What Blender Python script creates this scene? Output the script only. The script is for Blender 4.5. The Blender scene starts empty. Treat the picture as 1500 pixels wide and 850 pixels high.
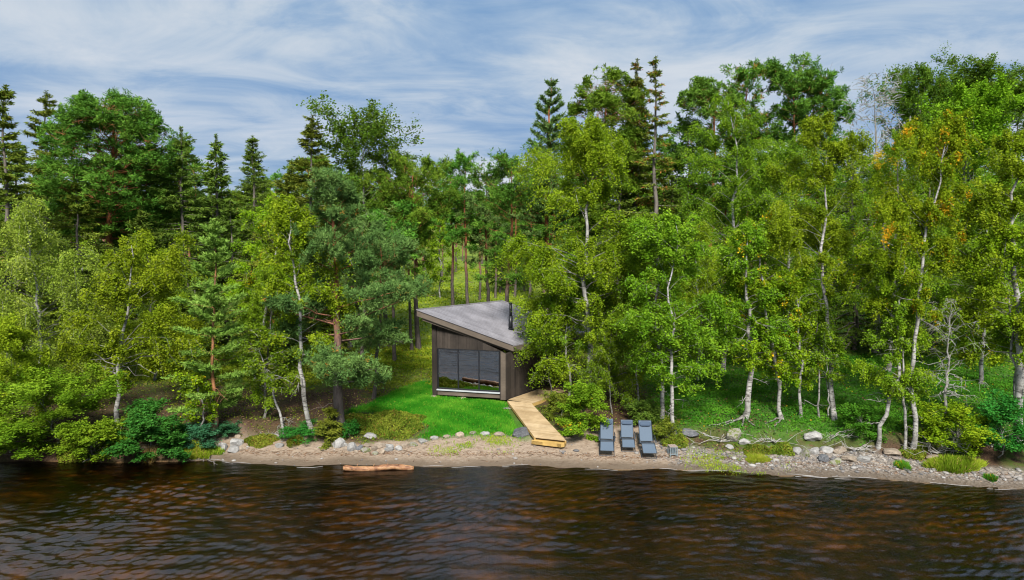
import bpy, math, random
import numpy as np
from mathutils import Vector, noise as mnoise

C = bpy.context.scene.collection
R = math.radians
RS = np.random.default_rng

# ------------------------------------------------------------------ camera model
H = 10.3
PITCH = math.atan(0.10)
CP, SP = math.cos(PITCH), math.sin(PITCH)

def ray(px, py):
    u, v = (px - 750) / 1000.0, (425 - py) / 1000.0
    return np.array([u, CP + v * SP, -SP + v * CP])

# ------------------------------------------------------------------ terrain height
SHX = np.array([-400, -40, -21, -13.2, -9, 0, 5, 10, 15, 20, 30, 60, 400.])
SHY = np.array([36, 29, 28.6, 28.6, 28.1, 28.05, 27.75, 27.3, 26.5, 25.5, 24, 22, 10.])

def shore(x):
    return np.interp(x, SHX, SHY) + 0.10 * np.sin(x * 0.9 + 1.0) + 0.05 * np.sin(x * 2.3)

def nz(x, y):
    return (np.sin(x * 0.71 + 1.3 * np.sin(y * 0.53)) * np.sin(y * 0.83 + 1.1 * np.sin(x * 0.37))
            + 0.5 * np.sin(x * 1.9 + y * 0.7 + 2.0) * np.sin(y * 2.1 - x * 0.6)
            + 0.25 * np.sin(x * 4.3 - y * 1.7) * np.sin(y * 4.9 + x * 1.3))

PD = np.array([-400, -60, -15, -5, -1, 0, 1.0, 2.2, 3.4, 5, 8, 20, 60, 130, 500])
PH_SOFT = np.array([-9, -6, -2.6, -0.9, -0.12, 0, 0.20, 0.46, 0.66, 0.85, 1.15, 1.5, 2.4, 3.6, 6])
PD_BANK = np.array([-400, -60, -15, -5, -1, 0, 1.0, 2.2, 2.75, 4.5, 8, 20, 60, 130, 500])
PH_BANK = np.array([-9, -6, -2.6, -0.9, -0.12, 0, 0.20, 0.48, 1.0, 1.15, 1.3, 1.6, 2.4, 3.6, 6])
PD_WET = np.array([-400, -60, -15, -5, -0.5, 0, 0.5, 1.2, 2.75, 4.5, 8, 20, 60, 130, 500])
PH_WET = np.array([-9, -6, -2.6, -1.2, -0.35, 0.05, 0.55, 0.8, 1.0, 1.15, 1.3, 1.6, 2.4, 3.6, 6])

def smooth(a, b, x):
    t = np.clip((x - a) / (b - a), 0, 1)
    return t * t * (3 - 2 * t)

def height(x, y):
    x = np.asarray(x, float); y = np.asarray(y, float)
    d = y - shore(x)
    soft = np.interp(d, PD, PH_SOFT)
    bank = np.interp(d, PD_BANK, PH_BANK)
    wet = np.interp(d, PD_WET, PH_WET)
    wl = 1 - smooth(-14.6, -13.0, x)                       # left: bank straight into the water
    ws = smooth(-8.6, -6.6, x) * (1 - smooth(6.5, 8.5, x))   # lawn and lounger beach: soft slope
    h = soft * ws + (1 - ws) * (wet * wl + bank * (1 - wl))
    amp = smooth(2.2, 5, d) * (1 - ws * (1 - smooth(9, 16, d)) * 0.8)
    h = h + amp * 0.10 * nz(x, y) + smooth(25, 60, d) * 0.5 * nz(x * 0.12, y * 0.12)
    h = h + 0.015 * smooth(0.1, 1.0, d) * nz(x * 3, y * 3)
    return h

def ground(px, py, dz=0.0):
    r = ray(px, py); t = 15.0
    while t < 400:
        p = r * t
        if H + p[2] < float(height(p[0], p[1])) + dz:
            a, b = t - 0.25, t
            for _ in range(14):
                m = (a + b) / 2; p = r * m
                if H + p[2] < float(height(p[0], p[1])) + dz: b = m
                else: a = m
            break
        t += 0.25
    p = r * b
    return np.array([p[0], p[1], H + p[2]])

def on_z(px, py, z):
    r = ray(px, py); t = (H - z) / -r[2]
    return np.array([r[0] * t, r[1] * t, z])

def z_at(py, Y):
    v = (425 - py) / 1000.0
    return H + Y * (v * CP - SP) / (CP + v * SP)

def x_at(px, Y, z):
    return (px - 750) / 1000.0 * (Y * CP + (H - z) * SP)

# ------------------------------------------------------------------ mesh helpers
class MB:
    def __init__(s):
        s.V = []; s.F = []; s.n = 0; s.poly = []; s.att = []
    def quads(s, V, F, att=None):
        V = np.asarray(V, float).reshape(-1, 3); F = np.asarray(F, int).reshape(-1, 4)
        s.V.append(V); s.F.append(F + s.n); s.n += len(V)
        s.att.append(np.zeros(len(F)) if att is None else np.broadcast_to(att, (len(F),)))
    def polys(s, V, P):
        V = np.asarray(V, float).reshape(-1, 3)
        s.V.append(V); s.poly += [[i + s.n for i in p] for p in P]; s.n += len(V)
    def box(s, c, size, rz=0.0, M=None):
        sx, sy, sz = np.array(size) / 2
        v = np.array([[a * sx, b * sy, d * sz] for d in (-1, 1) for a, b in ((-1, -1), (1, -1), (1, 1), (-1, 1))])
        if M is not None: v = v @ np.asarray(M).T
        elif rz: v = v @ np.array([[math.cos(rz), math.sin(rz), 0], [-math.sin(rz), math.cos(rz), 0], [0, 0, 1]])
        s.quads(v + np.asarray(c), [[3, 2, 1, 0], [4, 5, 6, 7], [0, 1, 5, 4], [1, 2, 6, 5], [2, 3, 7, 6], [3, 0, 4, 7]])
    def hexa(s, bottom, top):
        s.quads(list(bottom) + list(top), [[3, 2, 1, 0], [4, 5, 6, 7], [0, 1, 5, 4], [1, 2, 6, 5], [2, 3, 7, 6], [3, 0, 4, 7]])
    def tube(s, P, rad, sides=6, cap=False):
        P = np.asarray(P, float); n = len(P); rad = np.broadcast_to(rad, (n,))
        T = np.gradient(P, axis=0); T /= np.linalg.norm(T, axis=1)[:, None] + 1e-9
        ref = np.array([0, 0, 1.]) if abs(T[n // 2, 2]) < 0.8 else np.array([1., 0, 0])
        A = np.cross(T, ref); A /= np.linalg.norm(A, axis=1)[:, None] + 1e-9
        B = np.cross(T, A)
        an = np.linspace(0, 2 * math.pi, sides, endpoint=False)
        V = P[:, None] + rad[:, None, None] * (np.cos(an)[None, :, None] * A[:, None] + np.sin(an)[None, :, None] * B[:, None])
        i = np.arange(n - 1)[:, None] * sides; j = np.arange(sides)[None]; k = (j + 1) % sides
        F = np.stack([i + k, i + j, i + sides + j, i + sides + k], -1).reshape(-1, 4)
        base = s.n
        s.quads(V.reshape(-1, 3), F)
        if cap:
            s.poly.append([base + q for q in range(sides)])
            s.poly.append([base + (n - 1) * sides + q for q in range(sides)][::-1])
    def build(s, name, mat, parent=None, smoothf=False, loc=None):
        me = bpy.data.meshes.new(name)
        V = np.concatenate(s.V); F = np.concatenate(s.F) if s.F else np.zeros((0, 4), int)
        me.vertices.add(len(V)); me.vertices.foreach_set('co', V.astype(np.float32).ravel())
        lv = np.concatenate([F.ravel()] + [np.array(p, int) for p in s.poly]) if s.poly else F.ravel()
        tot = np.concatenate([np.full(len(F), 4), np.array([len(p) for p in s.poly], int)]).astype(int)
        st = np.concatenate([[0], np.cumsum(tot)[:-1]])
        me.loops.add(len(lv)); me.loops.foreach_set('vertex_index', lv.astype(np.int32))
        me.polygons.add(len(tot)); me.polygons.foreach_set('loop_start', st.astype(np.int32))
        me.update(calc_edges=True)
        me.polygons.foreach_set('use_smooth', np.full(len(tot), bool(smoothf)))
        if s.att and any(np.any(a) for a in s.att):
            a = me.attributes.new('tint', 'FLOAT', 'FACE')
            arr = np.concatenate(s.att + [np.zeros(len(s.poly))]).astype(np.float32)
            a.data.foreach_set('value', arr)
        me.materials.append(mat)
        o = bpy.data.objects.new(name, me); C.objects.link(o)
        if parent is not None: o.parent = parent
        if loc is not None: o.location = loc
        return o

def tag(o, label, cat, group=None):
    o['label'] = label; o['category'] = cat
    if group: o['group'] = group
    return o

def thing(name, label, cat, loc=(0, 0, 0), rz=0.0, group=None):
    o = bpy.data.objects.new(name, None); C.objects.link(o)
    o.location = loc; o.rotation_euler = (0, 0, rz); o.empty_display_size = 0.2
    return tag(o, label, cat, group)

def copy_tree(root, loc, rz=0.0, label=None, scale=None):
    r = root.copy(); C.objects.link(r); r.location = loc; r.rotation_euler = (0, 0, rz)
    if scale is not None: r.scale = scale
    if label: r['label'] = label
    for ch in list(root.children):
        c = ch.copy(); C.objects.link(c); c.parent = r
        for g in list(ch.children):
            q = g.copy(); C.objects.link(q); q.parent = c
    return r

# ------------------------------------------------------------------ materials
def newmat(name):
    m = bpy.data.materials.new(name); m.use_nodes = True
    nt = m.node_tree; nt.nodes.clear()
    out = nt.nodes.new('ShaderNodeOutputMaterial')
    return m, nt, out

class NT:
    def __init__(s, nt): s.nt = nt
    def n(s, t, **kw):
        nd = s.nt.nodes.new(t)
        for k, v in kw.items():
            if k.startswith('i_'):
                key = k[2:]
                key = int(key) if key.isdigit() else key.replace('_', ' ')
                nd.inputs[key].default_value = v
            else: setattr(nd, k, v)
        return nd
    def l(s, a, b): s.nt.links.new(a, b)
    def ramp(s, fac, stops, interp='LINEAR'):
        r = s.n('ShaderNodeValToRGB'); r.color_ramp.interpolation = interp
        e = r.color_ramp.elements
        while len(e) < len(stops): e.new(0.5)
        for i, (p, c) in enumerate(stops):
            e[i].position = p; e[i].color = (*c, 1) if len(c) == 3 else c
        if fac is not None: s.l(fac, r.inputs[0])
        return r
    def noise(s, vec, scale, detail=4, rough=0.55, dist=0.0):
        q = s.n('ShaderNodeTexNoise'); q.inputs['Scale'].default_value = scale
        q.inputs['Detail'].default_value = detail; q.inputs['Roughness'].default_value = rough
        q.inputs['Distortion'].default_value = dist
        if vec is not None: s.l(vec, q.inputs['Vector'])
        return q
    def mix(s, fac, a, b, bt='MIX'):
        m = s.n('ShaderNodeMix', data_type='RGBA', blend_type=bt)
        for sock, val in ((m.inputs[0], fac), (m.inputs[6], a), (m.inputs[7], b)):
            if hasattr(val, 'links') or isinstance(val, bpy.types.NodeSocket): s.l(val, sock)
            elif isinstance(val, (int, float)): sock.default_value = val
            else: sock.default_value = (*val, 1)
        return m.outputs[2]
    def math(s, op, a, b=None, clamp=False):
        m = s.n('ShaderNodeMath', operation=op, use_clamp=clamp)
        for i, v in enumerate((a, b)):
            if v is None: continue
            if isinstance(v, bpy.types.NodeSocket): s.l(v, m.inputs[i])
            else: m.inputs[i].default_value = v
        return m.outputs[0]
    def mapping(s, vec, scale=(1, 1, 1), rot=(0, 0, 0)):
        m = s.n('ShaderNodeMapping'); m.inputs['Scale'].default_value = scale; m.inputs['Rotation'].default_value = rot
        s.l(vec, m.inputs['Vector']); return m.outputs[0]

def leaf_mat(name, stops, transl=0.35, rough=0.75, spec=0.06):
    m, nt, out = newmat(name); g = NT(nt)
    a = g.n('ShaderNodeAttribute', attribute_name='tint')
    r = g.ramp(a.outputs['Fac'], stops)
    oi = g.n('ShaderNodeObjectInfo')
    hs = g.n('ShaderNodeHueSaturation')
    g.l(g.math('ADD', g.math('MULTIPLY', oi.outputs['Random'], 0.024), 0.488), hs.inputs['Hue'])
    g.l(g.math('ADD', g.math('MULTIPLY', oi.outputs['Random'], 0.3), 0.87), hs.inputs['Value'])
    g.l(r.outputs[0], hs.inputs['Color'])
    p = g.n('ShaderNodeBsdfPrincipled'); p.inputs['Roughness'].default_value = rough
    p.inputs['Specular IOR Level'].default_value = spec
    g.l(hs.outputs[0], p.inputs['Base Color'])
    t = g.n('ShaderNodeBsdfTranslucent')
    g.l(g.mix(0.4, hs.outputs[0], (0.22, 0.3, 0.01)), t.inputs[0])
    mx = g.n('ShaderNodeMixShader'); mx.inputs[0].default_value = transl
    g.l(p.outputs[0], mx.inputs[1]); g.l(t.outputs[0], mx.inputs[2]); g.l(mx.outputs[0], out.inputs[0])
    return m

def simple(name, col, rough=0.6, var=0.25, scale=6.0, stretch=(1, 1, 1), bump=0.0, metal=0.0, col2=None, spec=0.4, detail=5):
    m, nt, out = newmat(name); g = NT(nt)
    tc = g.n('ShaderNodeTexCoord'); v = g.mapping(tc.outputs['Object'], stretch)
    q = g.noise(v, scale, detail, 0.6)
    c2 = col2 if col2 else tuple(c * (1 + var) for c in col)
    c1 = col if col2 else tuple(c * (1 - var) for c in col)
    r = g.ramp(q.outputs[0], [(0.3, c1), (0.7, c2)])
    p = g.n('ShaderNodeBsdfPrincipled'); p.inputs['Roughness'].default_value = rough; p.inputs['Metallic'].default_value = metal
    p.inputs['Specular IOR Level'].default_value = spec
    g.l(r.outputs[0], p.inputs['Base Color'])
    if bump:
        b = g.n('ShaderNodeBump'); b.inputs['Strength'].default_value = bump; b.inputs['Distance'].default_value = 0.02
        g.l(q.outputs[0], b.inputs['Height']); g.l(b.outputs[0], p.inputs['Normal'])
    g.l(p.outputs[0], out.inputs[0])
    return m

def plank_mat(name, cols, rough=0.7, grain=(1, 1, 30), gscale=3.0, spec=0.3, bump=0.25):
    """weathered boards: one tone per board (mesh island) plus long grain"""
    m, nt, out = newmat(name); g = NT(nt)
    ge = g.n('ShaderNodeNewGeometry'); tc = g.n('ShaderNodeTexCoord')
    r = g.ramp(ge.outputs['Random Per Island'], [(i / (len(cols) - 1), c) for i, c in enumerate(cols)])
    q = g.noise(g.mapping(tc.outputs['Object'], grain), gscale, 5, 0.65)
    col = g.mix(g.math('MULTIPLY', q.outputs[0], 0.9), r.outputs[0], tuple(c * 0.55 for c in cols[0]), 'MIX')
    q2 = g.noise(tc.outputs['Object'], 0.9, 3)
    col = g.mix(g.ramp(q2.outputs[0], [(0.45, (0, 0, 0)), (0.75, (0.5, 0.5, 0.5))]).outputs[0], col, tuple(c * 1.35 for c in cols[-1]))
    p = g.n('ShaderNodeBsdfPrincipled'); p.inputs['Roughness'].default_value = rough; p.inputs['Specular IOR Level'].default_value = spec
    g.l(col, p.inputs['Base Color'])
    b = g.n('ShaderNodeBump'); b.inputs['Strength'].default_value = bump; b.inputs['Distance'].default_value = 0.01
    g.l(q.outputs[0], b.inputs['Height']); g.l(b.outputs[0], p.inputs['Normal'])
    g.l(p.outputs[0], out.inputs[0])
    return m

def birch_bark(name, pale=(0.40, 0.39, 0.365), grey=(0.18, 0.17, 0.155)):
    m, nt, out = newmat(name); g = NT(nt)
    tc = g.n('ShaderNodeTexCoord')
    q = g.noise(g.mapping(tc.outputs['Object'], (1.2, 1.2, 5)), 2.4, 5, 0.75)
    q2 = g.noise(g.mapping(tc.outputs['Object'], (1, 1, 0.6)), 3.0, 4, 0.6)
    c = g.ramp(q2.outputs[0], [(0.35, grey), (0.6, pale)]).outputs[0]
    c = g.mix(g.ramp(q.outputs[0], [(0.50, (0, 0, 0)), (0.60, (1, 1, 1))]).outputs[0], c, (0.055, 0.05, 0.042))
    p = g.n('ShaderNodeBsdfPrincipled'); p.inputs['Roughness'].default_value = 0.75
    g.l(c, p.inputs['Base Color'])
    b = g.n('ShaderNodeBump'); b.inputs['Strength'].default_value = 0.5; b.inputs['Distance'].default_value = 0.02
    g.l(q2.outputs[0], b.inputs['Height']); g.l(b.outputs[0], p.inputs['Normal'])
    g.l(p.outputs[0], out.inputs[0])
    return m

def pine_bark(name, lowc=(0.105, 0.085, 0.075), hic=(0.36, 0.115, 0.035), z0=4.0, z1=8.0):
    m, nt, out = newmat(name); g = NT(nt)
    tc = g.n('ShaderNodeTexCoord')
    sx = g.n('ShaderNodeSeparateXYZ'); g.l(tc.outputs['Object'], sx.inputs[0])
    q = g.noise(g.mapping(tc.outputs['Object'], (3, 3, 0.8)), 4, 5, 0.7)
    f = g.n('ShaderNodeMapRange'); f.inputs[1].default_value = z0; f.inputs[2].default_value = z1
    g.l(g.math('ADD', sx.outputs[2], g.math('MULTIPLY', q.outputs[0], 1.5)), f.inputs[0])
    c = g.mix(f.outputs[0], lowc, hic)
    c = g.mix(g.ramp(q.outputs[0], [(0.45, (0, 0, 0)), (0.6, (0.8, 0.8, 0.8))]).outputs[0], c, (0.045, 0.035, 0.03))
    p = g.n('ShaderNodeBsdfPrincipled'); p.inputs['Roughness'].default_value = 0.85
    g.l(c, p.inputs['Base Color'])
    b = g.n('ShaderNodeBump'); b.inputs['Strength'].default_value = 0.8; b.inputs['Distance'].default_value = 0.03
    g.l(q.outputs[0], b.inputs['Height']); g.l(b.outputs[0], p.inputs['Normal'])
    g.l(p.outputs[0], out.inputs[0])
    return m

YEL = (0.60, 0.40, 0.02)
M = {}
def G3(a, b, c, y=YEL, yp=0.93): return [(0.0, a), (0.4, b), (0.85, c), (yp, c), (min(yp + 0.03, 1), y)]
M['birch_olive'] = leaf_mat('birch_olive_leaves', G3((0.080, 0.150, 0.006), (0.185, 0.285, 0.010), (0.340, 0.430, 0.024)))
M['birch_pale'] = leaf_mat('birch_pale_leaves', G3((0.115, 0.175, 0.018), (0.235, 0.310, 0.034), (0.390, 0.440, 0.075)))
M['birch_green'] = leaf_mat('birch_green_leaves', G3((0.055, 0.132, 0.007), (0.138, 0.262, 0.012), (0.275, 0.405, 0.026)))
M['birch_yellow'] = leaf_mat('birch_yellowing_leaves', G3((0.075, 0.150, 0.006), (0.180, 0.300, 0.009), (0.350, 0.430, 0.018), (0.72, 0.43, 0.015), 0.90))
M['aspen'] = leaf_mat('aspen_leaves', G3((0.060, 0.17, 0.006), (0.150, 0.320, 0.012), (0.270, 0.450, 0.025)))
M['aspen_dark'] = leaf_mat('aspen_dark_leaves', G3((0.032, 0.085, 0.010), (0.070, 0.165, 0.013), (0.150, 0.260, 0.025)))
M['pine'] = leaf_mat('pine_needles', G3((0.026, 0.085, 0.012), (0.075, 0.185, 0.020), (0.165, 0.310, 0.036), (0.30, 0.14, 0.03), 0.97), 0.15)
M['pine_olive'] = leaf_mat('pine_olive_needles', G3((0.036, 0.085, 0.009), (0.100, 0.185, 0.014), (0.200, 0.300, 0.028), (0.30, 0.14, 0.03), 0.97), 0.15)
M['pine_blue'] = leaf_mat('pine_blue_needles', G3((0.034, 0.082, 0.022), (0.092, 0.175, 0.042), (0.190, 0.290, 0.075), (0.30, 0.15, 0.03), 0.975), 0.15)
M['pine_young'] = leaf_mat('young_pine_needles', G3((0.090, 0.200, 0.030), (0.180, 0.340, 0.052), (0.290, 0.450, 0.090)), 0.2)
M['spruce'] = leaf_mat('spruce_needles', G3((0.028, 0.060, 0.010), (0.075, 0.130, 0.016), (0.155, 0.225, 0.028), (0.2, 0.09, 0.03), 0.97), 0.12)
M['spruce_brown'] = leaf_mat('spruce_coned_needles', G3((0.042, 0.066, 0.010), (0.110, 0.145, 0.015), (0.205, 0.235, 0.026), (0.26, 0.10, 0.03), 0.86), 0.12)
M['bush'] = leaf_mat('bush_leaves', G3((0.016, 0.085, 0.014), (0.035, 0.170, 0.022), (0.080, 0.270, 0.040)))
M['bush_teal'] = leaf_mat('teal_bush_leaves', G3((0.016, 0.07, 0.03), (0.035, 0.13, 0.055), (0.07, 0.20, 0.08)))
M['heath'] = leaf_mat('heather_leaves', G3((0.045, 0.080, 0.008), (0.115, 0.155, 0.014), (0.240, 0.255, 0.030), (0.22, 0.10, 0.03), 0.90), 0.2)
M['bilberry'] = leaf_mat('bilberry_leaves', G3((0.065, 0.120, 0.008), (0.165, 0.230, 0.012), (0.300, 0.330, 0.025), (0.36, 0.20, 0.02), 0.92), 0.25)
M['lush'] = leaf_mat('lush_ground_leaves', G3((0.020, 0.110, 0.010), (0.050, 0.200, 0.014), (0.110, 0.300, 0.022)), 0.25)
M['lawn'] = leaf_mat('lawn_blades', G3((0.018, 0.140, 0.006), (0.045, 0.235, 0.011), (0.145, 0.350, 0.026), (0.30, 0.33, 0.04), 0.97), 0.25)
M['tuft'] = leaf_mat('shore_grass_blades', G3((0.10, 0.21, 0.012), (0.22, 0.34, 0.02), (0.36, 0.42, 0.04), (0.48, 0.34, 0.12), 0.85), 0.3)
M['straw'] = leaf_mat('straw_blades', G3((0.22, 0.15, 0.05), (0.36, 0.26, 0.09), (0.45, 0.36, 0.14)), 0.25)
M['birch_bark'] = birch_bark('birch_bark')
M['grey_bark'] = birch_bark('grey_bark', (0.26, 0.245, 0.225), (0.12, 0.115, 0.10))
M['dead_wood'] = simple('dead_wood', (0.26, 0.25, 0.23), 0.8, 0.35, 5)
M['pine_bark'] = pine_bark('pine_bark')
M['pine_bark_short'] = pine_bark('young_pine_bark', (0.20, 0.14, 0.10), (0.38, 0.17, 0.07), 0.5, 3.0)
M['spruce_bark'] = simple('spruce_bark', (0.12, 0.105, 0.09), 0.85, 0.35, 5, (1, 1, 0.4), 0.5)

# ------------------------------------------------------------------ tree generators
def unit(v): return v / (np.linalg.norm(v, axis=-1, keepdims=True) + 1e-9)

def leaf_quads(mb, c, a, s, L, W, tint):
    """c centres, a length dirs, s side dirs"""
    L = np.broadcast_to(L, (len(c),))[:, None]; W = np.broadcast_to(W, (len(c),))[:, None]
    V = np.stack([c - a * L / 2, c + s * W / 2, c + a * L / 2, c - s * W / 2], 1).reshape(-1, 3)
    F = np.arange(len(c) * 4).reshape(-1, 4)
    mb.quads(V, F, np.clip(tint, 0.001, 1))

def rand_side(a, rng):
    return unit(np.cross(a, rng.normal(size=a.shape)))

def stem(rng, h, r0, lean, wob, n=16, bend=0.0):
    t = np.linspace(0, 1, n)
    w = np.cumsum(rng.normal(size=(n, 2)), 0) * wob * h / n; w -= w[0]
    w = w - np.outer(t ** 3, w[-1]) * 0.6
    P = np.stack([lean[0] * t + w[:, 0] + bend * np.sin(t * math.pi) * h, lean[1] * t + w[:, 1], h * t], 1)
    rr = r0 * ((1 - t) ** 0.85 * 0.94 + 0.06); rr[0] *= 1.3
    return P, rr

def along(P, t):
    n = len(P) - 1; x = np.clip(t, 0, 1) * n; i = np.minimum(x.astype(int), n - 1); f = (x - i)[:, None]
    return P[i] * (1 - f) + P[i + 1] * f

SHAPES = {
    'birch': ([0, .15, .4, .7, .9, 1], [.70, 1, .95, .66, .34, .08]),
    'broad': ([0, .2, .5, .8, 1], [.7, 1, 1, .8, .35]),
    'dome': ([0, .3, .6, .85, 1], [.45, .85, 1, .85, .5]),
    'column': ([0, .2, .6, .85, 1], [.8, 1, .8, .5, .15]),
    'skirt': ([0, .12, .35, .6, .85, 1], [.85, 1, .95, .75, .42, .14]),
    'pinecone': ([0, .12, .4, .7, .9, 1], [.8, 1, .85, .55, .3, .12]),
    'cone': ([0, .06, 1], [.75, 1, .05]),
    'pine': ([0, .25, .6, .85, 1], [.55, .9, 1, .7, .25]),
    'youngpine': ([0, .12, .5, .8, 1], [.8, 1, .72, .36, .06]),
    'bush': ([0, .3, .7, 1], [.9, 1, .85, .45]),
}

def tree_meshes(kind, h, Rr, t0, seed, lean=(0, 0), r0=None, leaves=16000, nb=None, wob=0.14, bend=0.0, leaf=None,
                weep=0.5, shape=None, yellow=0.0, up=0.0, face=0.0, lmin=.006, dead=0, side=None, gap=0.17, flare=True):
    rng = RS(seed)
    conifer = kind in ('pine', 'spruce', 'youngpine')
    r0 = r0 or (0.011 * h + 0.03)
    if kind == 'broad': r0 *= .74
    if kind == 'broad' and leaves > 2000: leaves = int(leaves * 1.75); t0 *= .82
    if conifer: wob *= 0.4
    P, rr = stem(rng, h, r0, lean, wob, 18, bend)
    trunk, limbs, crown = MB(), MB(), MB()
    trunk.tube(P, rr, 8)
    u_, v_ = SHAPES[shape or {'broad': 'birch', 'pine': 'pine', 'spruce': 'cone', 'youngpine': 'youngpine', 'bush': 'bush'}[kind]]
    span = h * (1 - t0)
    if nb is None: nb = {'broad': int(16 + span * 4.0), 'pine': int(14 + span * 3.0), 'spruce': int(span * 9 + 14), 'youngpine': int(span * 8), 'bush': 30}[kind]
    if kind == 'youngpine':
        nw = max(6, nb // 5); u = np.repeat((np.arange(nw) + rng.uniform(-.15, .15, nw)) / nw, 5)[:nb]; nb = len(u); u = np.clip(u, 0, .985)
    else:
        u = np.sort(rng.uniform(0, 1, nb)) * 0.985
        if kind in ('pine', 'broad'): u = u ** 0.9
        if kind == 'pine': gap *= .6
    t = t0 + (1 - t0) * u
    az = np.arange(nb) * 2.39996 + rng.normal(0, .5, nb)
    prof = np.interp(u, u_, v_) * rng.uniform(0.72 if kind != 'spruce' else .55, 1.12, nb)
    lob = 1 + gap * np.sin(az * 2 + rng.uniform(0, 6)) * np.sin(u * 7 + rng.uniform(0, 6)) + gap * 0.6 * np.sin(az * 3 + u * 11 + rng.uniform(0, 6))
    reach = Rr * prof * np.clip(lob, .35, 1.5)
    reach *= 1 - face * np.clip(-np.sin(az) * 1.3, 0, 1)
    if side is not None: reach *= 1 + 0.45 * np.cos(az - side)
    if kind == 'broad': el = np.radians(18 + 45 * u + rng.normal(0, 9, nb)); dro = 0.35 * weep
    elif kind == 'bush': el = np.radians(15 + 60 * u + rng.normal(0, 12, nb)); dro = 0.1
    elif kind == 'pine': el = np.radians(-6 + 48 * u + rng.normal(0, 10, nb)); dro = -0.10
    elif kind == 'youngpine': el = np.radians(5 + 38 * u + rng.normal(0, 4, nb)); dro = -0.06
    else: el = np.radians(-22 + 45 * u ** 1.6 + rng.normal(0, 6, nb)); dro = -0.12
    L = reach / np.maximum(np.cos(el), 0.5)
    base = along(P, t)
    D = np.stack([np.cos(az) * np.cos(el), np.sin(az) * np.cos(el), np.sin(el)], 1)
    def curve(b, d, l, s, droop):
        p = b + d * l * s[:, None]; p[:, 2] -= droop * l * s * s; return p
    sg = np.linspace(0, 1, 6)
    rb = np.maximum((0.22 if kind == 'broad' else .32) * np.interp(t, np.linspace(0, 1, len(rr)), rr), 0.008)
    for i in range(nb):
        p = curve(base[i], D[i], L[i], sg, dro); p[1:] += rng.normal(0, 0.03 * L[i], (5, 3)) * sg[1:, None] ** .5
        limbs.tube(p, rb[i] * (1 - 0.88 * sg), 4)
    for k in range(dead):                                     # leafless grey side branches below the crown
        tt = rng.uniform(0.12, max(t0 + .25, .3)); b = along(P, np.array([tt]))[0]; a = rng.uniform(0, 6.28); l = rng.uniform(.5, 1.0) * Rr * .6
        d = np.array([math.cos(a), math.sin(a), rng.uniform(-.35, .35)])
        p = curve(b, d, l, sg, .15); p[1:] += rng.normal(0, .07 * l, (5, 3))
        limbs.tube(p, 0.022 * (1 - .8 * sg), 4)
        for q in range(3):
            e = p[2 + q]; dd = unit(d + rng.normal(0, .7, 3)); limbs.tube(np.stack([e, e + dd * l * .2, e + dd * l * .35 - [0, 0, l * .06]]), [.012, .008, .004], 3)
    # secondary shoots
    ns = {'broad': 11, 'bush': 7, 'pine': 8, 'youngpine': 9, 'spruce': 12}[kind]
    bi = np.repeat(np.arange(nb), ns); m = len(bi)
    s0 = rng.uniform(0.25, 1.0, m) ** (0.8)
    if conifer: s0 = rng.uniform(0.12 if kind != 'pine' else 0.35, 1.0, m)
    sb = base[bi] + D[bi] * (L[bi] * s0)[:, None]; sb[:, 2] -= dro * L[bi] * s0 * s0
    if kind == 'spruce' or kind == 'youngpine':
        lat = np.cross(D[bi], [0, 0, 1.]); lat = unit(lat) * rng.choice([-1, 1], m)[:, None]
        sd = unit(D[bi] * 0.9 + lat * rng.uniform(.3, .9, m)[:, None] + rng.normal(0, .12, (m, 3)))
        sl = (0.42 * (1 - s0) + .10) * L[bi] * rng.uniform(.7, 1.1, m)
        sdr = np.full(m, .25 if kind == 'spruce' else -.15)
    else:
        sd = unit(D[bi] * 0.7 + unit(rng.normal(size=(m, 3)) * [1, 1, .7 if kind != 'pine' else .28]) * .95 + ([0, 0, .25] if kind in ('pine', 'bush') else [0, 0, .1 + up]))
        sl = rng.uniform(.20, .44, m) * (.82 if kind == 'broad' else 1) * L[bi] * (1.15 - .45 * s0)
        sdr = np.full(m, (.25 + weep * 1.25) * (1 if up == 0 else .3) if kind == 'broad' else (.1 if kind == 'bush' else -.1))
    sl = np.maximum(sl, .12)
    if kind in ('broad', 'pine'):
        for i in range(0, m, 1):
            limbs.tube(curve(sb[i], sd[i], sl[i], np.array([0, .5, 1.]), sdr[i]), [max(.3 * rb[bi[i]], lmin), lmin, lmin * .5], 3)
    # foliage
    clump = rng.uniform(0, 1, m)
    bcl = rng.uniform(0, 1, nb)[bi]
    ylw = rng.uniform(0, 1, m) < yellow
    w = sl * rng.lognormal(0, .5 if kind in ('broad', 'bush') else .35, m); w /= w.sum()
    if kind in ('broad', 'bush'):
        N = leaves
        j = rng.choice(m, N, p=w); s = rng.uniform(.1, 1.08, N)
        c = sb[j] + sd[j] * (sl[j] * s)[:, None]; c[:, 2] -= sdr[j] * sl[j] * s * s
        sg_ = (0.05 + 0.09 * sl[j])[:, None]
        c += rng.normal(size=(N, 3)) * sg_ * [.85, .85, 1.1]
        c[:, 2] -= rng.exponential(.09 * weep * (1 + Rr * .12), N) if kind == 'broad' else 0
        lf = leaf or 0.084
        nn = unit(rng.normal(size=(N, 3)) + [0, 0, .55])                # leaf faces lean skyward
        a = unit(np.cross(nn, rng.normal(size=(N, 3))) - [0, 0, .35 * weep if kind == 'broad' else 0]); sd2 = unit(np.cross(nn, a))
        Ls = lf * rng.uniform(.65, 1.3, N)
        tint = .40 * clump[j] + .16 * bcl[j] + .34 * rng.uniform(0, 1, N)
        tint = np.where(ylw[j] & (rng.uniform(0, 1, N) < .75), 1.0, np.minimum(tint, .86))
        tint = np.where(rng.uniform(0, 1, N) < yellow * .12, 1.0, tint)
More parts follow.
